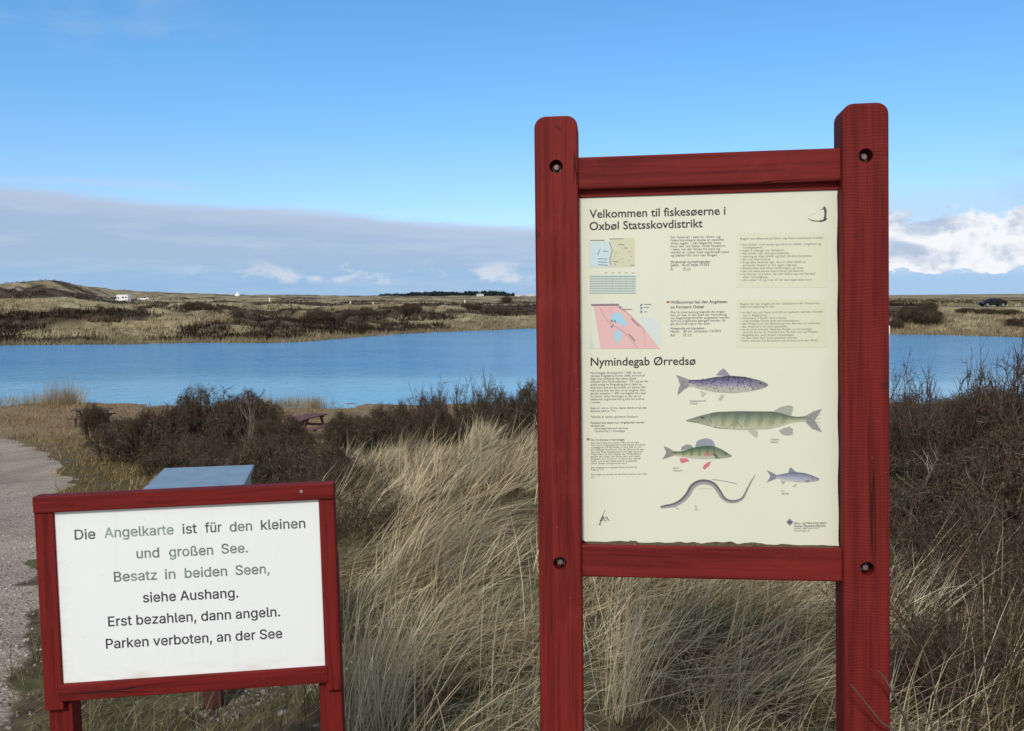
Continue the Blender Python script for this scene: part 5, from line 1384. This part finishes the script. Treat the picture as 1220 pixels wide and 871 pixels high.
for body, x0, x1, y0, y1, ink in (
    ('Die', 182, 247, 271, 268, 'g2'), ('Angelkarte', 275, 492, 265, 254, 'g3'), ('ist', 520, 565, 253, 250, 'g2'), ('für', 590, 643, 249, 246, 'g2'), ('den', 668, 738, 246, 242, 'g1'), ('kleinen', 766, 905, 240, 234, 'g2'),
    ('und', 376, 447, 330, 326, 'g1'), ('großen', 478, 616, 325, 318, 'g1'), ('See.', 642, 725, 315, 311, 'g1'),
    ('Besatz', 305, 440, 403, 396, 'g1'), ('in', 465, 498, 395, 393, 'g1'), ('beiden', 527, 660, 391, 384, 'g1'), ('Seen,', 686, 793, 382, 377, 'g1'),
    ('siehe Aushang.', 396, 695, 468, 452, 'd'), ('Erst bezahlen, dann angeln.', 287, 826, 543, 511, 'd'), ('Parken verboten, an der See', 280, 833, 613, 579, 'd')):
    place_text(body, small, YS, zs(x0, y0), zs(x1, y1), INKS[ink], wp, 'lettering', CAP, grotesk=True)
b2 = bmesh.new(); x_, z_ = small.xz(359, 585.5, -0.025)
add_cyl(b2, (x_, -0.0255, z_), 0.0045, 0.004, 'Y', 10); bm_obj('nail', b2, M['steel'], sign)

# ------------------------------------------------------------------ letterbox behind the small sign
LX, LY = -1.475, 3.92
lb_root = empty('letterbox', (LX, LY, H1(LX, LY)), (0, 0, R(11.5)), 'blue grey letterbox for fishing cards behind the small sign', 'letterbox')
lb_top = CZ - 0.858 - H1(LX, LY)
lbm = plain('blue_grey_enamel', (0.185, 0.245, 0.315), 0.42, 0.10, 12, 0.0, 0.02)
bm = bmesh.new(); add_box(bm, (0, 0.0, lb_top - 0.24), (0.405, 0.510, 0.43)); bevel_all(bm, 0.004, 2); bx_ = bm_obj('box', bm, lbm, lb_root)
bm = bmesh.new(); add_box(bm, (0, 0.0, lb_top - 0.0125), (0.432, 0.555, 0.025)); bevel_all(bm, 0.003, 2); bm_obj('lid', bm, lbm, lb_root)
bm = bmesh.new(); add_box(bm, (0, -0.259, lb_top - 0.12), (0.24, 0.006, 0.026)); bevel_all(bm, 0.002, 1); bm_obj('slot_flap', bm, M['steel'], bx_)
bm = bmesh.new(); add_box(bm, (0.02, 0.05, (lb_top - 0.457) / 2 - 0.1), (0.085, 0.085, lb_top - 0.457 + 0.2)); bevel_all(bm, 0.004, 1)
bm_obj('post', bm, plain('shaded_red_post', (0.075, 0.022, 0.020), 0.8), lb_root)  # shadow behind the sign is put into the post's dark red

# ------------------------------------------------------------------ picnic tables
def picnic_table(x, y, rz, mat, label, s=1.0):
    t = empty('picnic_table', (x, y, H1(x, y)), (0, 0, rz), label, 'picnic table')
    t.scale = (s, s, s)
    bm = bmesh.new()
    for k in range(5): add_box(bm, (0, -0.30 + k * 0.15, 0.74), (1.7, 0.135, 0.04))
    bevel_all(bm, 0.004, 1); bm_obj('tabletop', bm, mat, t)
    for sy in (-1, 1):
        bm = bmesh.new()
        for k in range(2): add_box(bm, (0, sy * (0.62 + k * 0.14), 0.44), (1.7, 0.125, 0.04))
        bevel_all(bm, 0.004, 1); bm_obj('bench_seat', bm, mat, t)
    for sx_ in (-0.6, 0.6):
        bm = bmesh.new()
        add_bar(bm, (sx_, -0.55, -0.05), (sx_, -0.22, 0.72), 0.05, 0.09); add_bar(bm, (sx_ + 0.002, 0.55, -0.05), (sx_ + 0.002, 0.22, 0.72), 0.05, 0.09)
        add_box(bm, (sx_ + 0.05, 0, 0.39), (0.045, 1.5, 0.09)); add_box(bm, (sx_ + 0.05, 0, 0.69), (0.045, 0.7, 0.07))
        bm_obj('leg_frame', bm, mat, t)
    return t
red_plank = plain('dull_red_planks', (0.125, 0.056, 0.048), 0.8, 0.3, 6)
brown_plank = plain('weathered_brown_planks', (0.085, 0.055, 0.036), 0.85, 0.35, 6)
picnic_table(A(362) * 29, 29, R(72), red_plank, 'dull red picnic table by the near shore half hidden in grass')
picnic_table(A(106) * 33, 33, R(12), brown_plank, 'weathered brown picnic table behind a bush at the end of the gravel track', 0.85)
picnic_table(A(243) * 113, 113, R(5), red_plank, 'small red picnic table on the far bank above the waterline')

# ------------------------------------------------------------------ vehicles far away
glass = plain('dark_glass', (0.02, 0.025, 0.03), 0.08, 0.05, 4, 0, 0, 0.6)
car_glass = plain('tinted_glass', (0.015, 0.018, 0.022), 0.35, 0.05, 4, 0, 0, 0.25)
rubber = plain('tyre_rubber', (0.02, 0.02, 0.02), 0.85)
rimm = plain('wheel_rim', (0.42, 0.43, 0.45), 0.35, 0.1, 10, 0.7)
def side_prism(bm, pts, y0, y1, taper=0.0, zt=None):
    vs0 = [bm.verts.new((x, y0 + (taper if zt and z > zt else 0), z)) for x, z in pts]
    vs1 = [bm.verts.new((x, y1 - (taper if zt and z > zt else 0), z)) for x, z in pts]
    bm.faces.new(vs0); bm.faces.new(vs1[::-1])
    for i in range(len(pts)):
        j = (i + 1) % len(pts); bm.faces.new((vs0[i], vs0[j], vs1[j], vs1[i]))
def wheels(root, xs_, yw, r):
    for x in xs_:
        for sy in (-1, 1):
            bm = bmesh.new(); add_cyl(bm, (x, sy * yw, r), r, 0.20, 'Y', 24); bevel_all(bm, 0.012, 1)
            wh = bm_obj('wheel', bm, rubber, root)
            bm = bmesh.new(); add_cyl(bm, (x, sy * (yw + 0.10), r), r * 0.62, 0.02, 'Y', 16); bm_obj('rim', bm, rimm, wh)
def car(x, y, rz, paint, label, name='parked_car'):
    c = empty(name, (x, y, H1(x, y) + 0.01), (0, 0, rz), label, 'car')
    bm = bmesh.new()
    body = [(-2.15, 0.30), (-2.20, 0.55), (-2.10, 0.74), (-1.25, 0.90), (-0.55, 1.34), (-0.10, 1.44), (1.05, 1.42), (1.75, 1.10), (2.12, 0.98), (2.18, 0.60), (2.12, 0.30), (1.75, 0.24), (-1.75, 0.24)]
    side_prism(bm, body, -0.86, 0.86, 0.15, 1.0); bevel_all(bm, 0.03, 2)
    b_ = bm_obj('body', bm, paint, c)
    bm = bmesh.new(); side_prism(bm, [(-1.08, 0.95), (-0.50, 1.30), (-0.05, 1.38), (0.10, 1.38), (0.10, 0.95)], -0.80, 0.80, 0.0); side_prism(bm, [(0.17, 0.95), (0.17, 1.38), (1.00, 1.36), (1.55, 1.08), (1.50, 0.98)], -0.80, 0.80, 0.0)
    bm_obj('window', bm, car_glass, c)
    for sy in (-1, 1):
        bm = bmesh.new(); add_box(bm, (-2.10, sy * 0.62, 0.66), (0.16, 0.34, 0.13)); bm_obj('headlight', bm, rimm, c)
        bm = bmesh.new(); add_box(bm, (2.13, sy * 0.70, 0.82), (0.12, 0.26, 0.22)); bm_obj('taillight', bm, TAIL, c)
        bm = bmesh.new(); add_box(bm, (-0.78, sy * 0.94, 0.98), (0.12, 0.16, 0.12)); bm_obj('mirror', bm, paint, c)
    wheels(c, (-1.38, 1.38), 0.78, 0.33)
    return c
TAIL = plain('red_tail_lamp', (0.35, 0.02, 0.03), 0.3)
black_paint = plain('black_car_paint', (0.010, 0.011, 0.015), 0.5, 0.1, 2, 0, 0, 0.15)
white_paint = plain('white_vehicle_paint', (0.78, 0.79, 0.80), 0.35, 0.03, 2)
dark_blue = plain('dark_blue_paint', (0.03, 0.035, 0.05), 0.3, 0.1, 2)
car(A(1181) * 152, 152, R(0), black_paint, 'black hatchback car driving left on the road beyond the lake')
car(A(135.5) * 352, 352, R(8), dark_blue, 'dark car parked left of the white camper van on the hill')
car(A(172) * 360, 360, R(20), white_paint, 'white car parked right of the camper van on the hill')
def camper(x, y, rz):
    c = empty('camper_van', (x, y, H1(x, y) + 0.01), (0, 0, rz), 'white camper van parked on the far hill left of the lake', 'camper van')
    bm = bmesh.new()
    side_prism(bm, [(-2.9, 0.35), (-3.0, 0.9), (-2.2, 1.15), (-1.75, 1.75), (-2.35, 1.95), (-2.45, 2.5), (-1.9, 2.85), (2.9, 2.85), (3.0, 2.6), (3.0, 0.45), (2.6, 0.35)], -1.08, 1.08); bevel_all(bm, 0.04, 2)
    bm_obj('body', bm, white_paint, c)
    for sy in (-1, 1):
        for x0, x1, z0_, z1_c in ((-1.65, -1.0, 1.2, 1.75), (0.3, 1.2, 1.45, 2.05), (1.8, 2.5, 1.45, 2.05)):
            bm = bmesh.new(); add_box(bm, ((x0 + x1) / 2, sy * 1.075, (z0_ + z1_c) / 2), (x1 - x0, 0.03, z1_c - z0_)); bm_obj('window', bm, glass, c)
    bm = bmesh.new(); side_prism(bm, [(-2.24, 1.16), (-1.79, 1.74), (-1.72, 1.74), (-2.14, 1.16)], -0.9, 0.9); bm_obj('windscreen', bm, glass, c)
    wheels(c, (-2.1, 1.7), 0.92, 0.35)
camper(A(148) * 350, 350, R(-12))

# ------------------------------------------------------------------ posts, houses and wood far off
post_white = plain('white_post_paint', (0.80, 0.80, 0.78), 0.5, 0.05, 4)
def marker(u, y, h_, label, wd=0.22):
    x = A(u) * y
    bm = bmesh.new(); add_box(bm, (0, 0, h_ / 2 - 0.1), (wd, wd, h_ + 0.2))
    top_v = [v for v in bm.verts if v.co.z > h_ / 2]
    bmesh.ops.create_cone(bm, cap_ends=True, segments=4, radius1=wd * 0.78, radius2=0.02, depth=wd * 0.7, matrix=Matrix.Translation((0, 0, h_ + wd * 0.35 + 0.001)) @ Matrix.Rotation(math.pi / 4, 4, 'Z'))
    o = bm_obj('marker_post', bm, post_white); o.location = (x, y, H1(x, y))
    tag(o, label, 'marker post', 'white marker posts on the far heath')
marker(322, 330, 1.7, 'white marker post on the heath, leftmost of those left of the board', 0.35)
marker(418, 300, 1.6, 'white marker post on the heath, second of those left of the board', 0.32)
marker(445, 300, 1.5, 'white marker post on the heath just right of the second one', 0.32)
marker(554, 310, 1.9, 'white marker post on the heath nearest to the big board', 0.34)
marker(1058.5, 122.0, 1.1, 'short white post at the far waterline beside the right post', 0.30)
marker(1083, 141, 0.7, 'short white post on the bank above the broad dark bush', 0.38)

slate = plain('grey_slate', (0.42, 0.41, 0.40), 0.7)
roof_m = plain('red_tile_roof', (0.22, 0.075, 0.05), 0.8); wall_w = plain('white_house_wall', (0.78, 0.77, 0.74), 0.7)
def house(u, y, L, wd, eave, ridge, rz, label, roof=None):
    x = A(u) * y
    h_ = empty('house', (x, y, H1(x, y) - 0.2), (0, 0, rz), label, 'house')
    bm = bmesh.new(); add_box(bm, (0, 0, eave / 2), (L, wd, eave)); bm_obj('wall', bm, wall_w, h_)
    bm = bmesh.new(); side = [(-wd / 2 - 0.3, eave), (0, ridge), (wd / 2 + 0.3, eave)]
    v0 = [bm.verts.new((-L / 2 - 0.2, a_, b_)) for a_, b_ in side]; v1 = [bm.verts.new((L / 2 + 0.2, a_, b_)) for a_, b_ in side]
    bm.faces.new(v0); bm.faces.new(v1[::-1])
    for i in range(3): bm.faces.new((v0[i], v0[(i + 1) % 3], v1[(i + 1) % 3], v1[i]))
    bm_obj('roof', bm, roof or roof_m, h_)
    for k in (-0.3, 0.3):
        bm = bmesh.new(); add_box(bm, (k * L, -wd / 2 - 0.02, eave * 0.55), (L * 0.12, 0.06, eave * 0.4)); bm_obj('window', bm, glass, h_)
house(572, 1150, 9, 7, 2.6, 4.6, R(15), 'small white house below the distant wood', slate)
house(618, 1250, 11, 7, 2.6, 4.6, R(-8), 'long white house at the right end of the distant wood', slate)
house(631, 1220, 12, 7, 3.0, 5.5, R(5), 'white house next to the board left post on the horizon', slate)
def tent(u, y):
    x = A(u) * y; bm = bmesh.new()
    bmesh.ops.create_cone(bm, cap_ends=True, segments=8, radius1=2.6, radius2=0.1, depth=3.4, matrix=Matrix.Translation((0, 0, 3.0)))
    add_cyl(bm, (0, 0, 0.65), 2.5, 1.4, 'Z', 8)
    o = bm_obj('tent', bm, wall_w); o.location = (x, y, H1(x, y) + 0.0); tag(o, 'small white pointed tent on the horizon right of the camper van', 'tent')
tent(284, 800)

def far_wood():
    n = 3600
    a = np.sqrt(rng.random(n)); u = rng.uniform(452, 618, n)
    env = np.interp(u, [452, 470, 520, 560, 600, 618], [0.25, 0.55, 0.85, 1.0, 0.9, 0.35]) * (0.75 + 0.4 * vnoise(u / 4, u * 0, 91))
    y = rng.uniform(1500, 1580, n); x = (u - 610) / 1000 * y
    zb = height(x, y); z = zb + rng.random(n) * 9.5 * env - 0.5
    s = rng.uniform(0.8, 2.0, n)
    base = np.array([[1, 0, 0], [-1, 0, 0], [0, 1, 0], [0, -1, 0], [0, 0, 1.0], [0, 0, -1]])
    tri = np.array([[0, 2, 4], [2, 1, 4], [1, 3, 4], [3, 0, 4], [2, 0, 5], [1, 2, 5], [3, 1, 5], [0, 3, 5]])
    V = (base[None] + rng.normal(0, 0.3, (n, 6, 3))) * s[:, None, None] + np.stack([x, y, z], -1)[:, None, :]
    F = (tri[None] + (np.arange(n) * 6)[:, None, None]).reshape(-1, 3)
    C = np.repeat(rng.uniform(0.7, 1.3, (n, 1)) * np.array([0.030, 0.042, 0.045]), 6, 0)
    o = np_mesh('distant_wood', V.reshape(-1, 3), F, M['twig'], cols=C)
    tag(o, 'dark band of distant wood on the horizon left of the board', 'wood', kind='stuff')
far_wood()
bpy.context.view_layer.update()
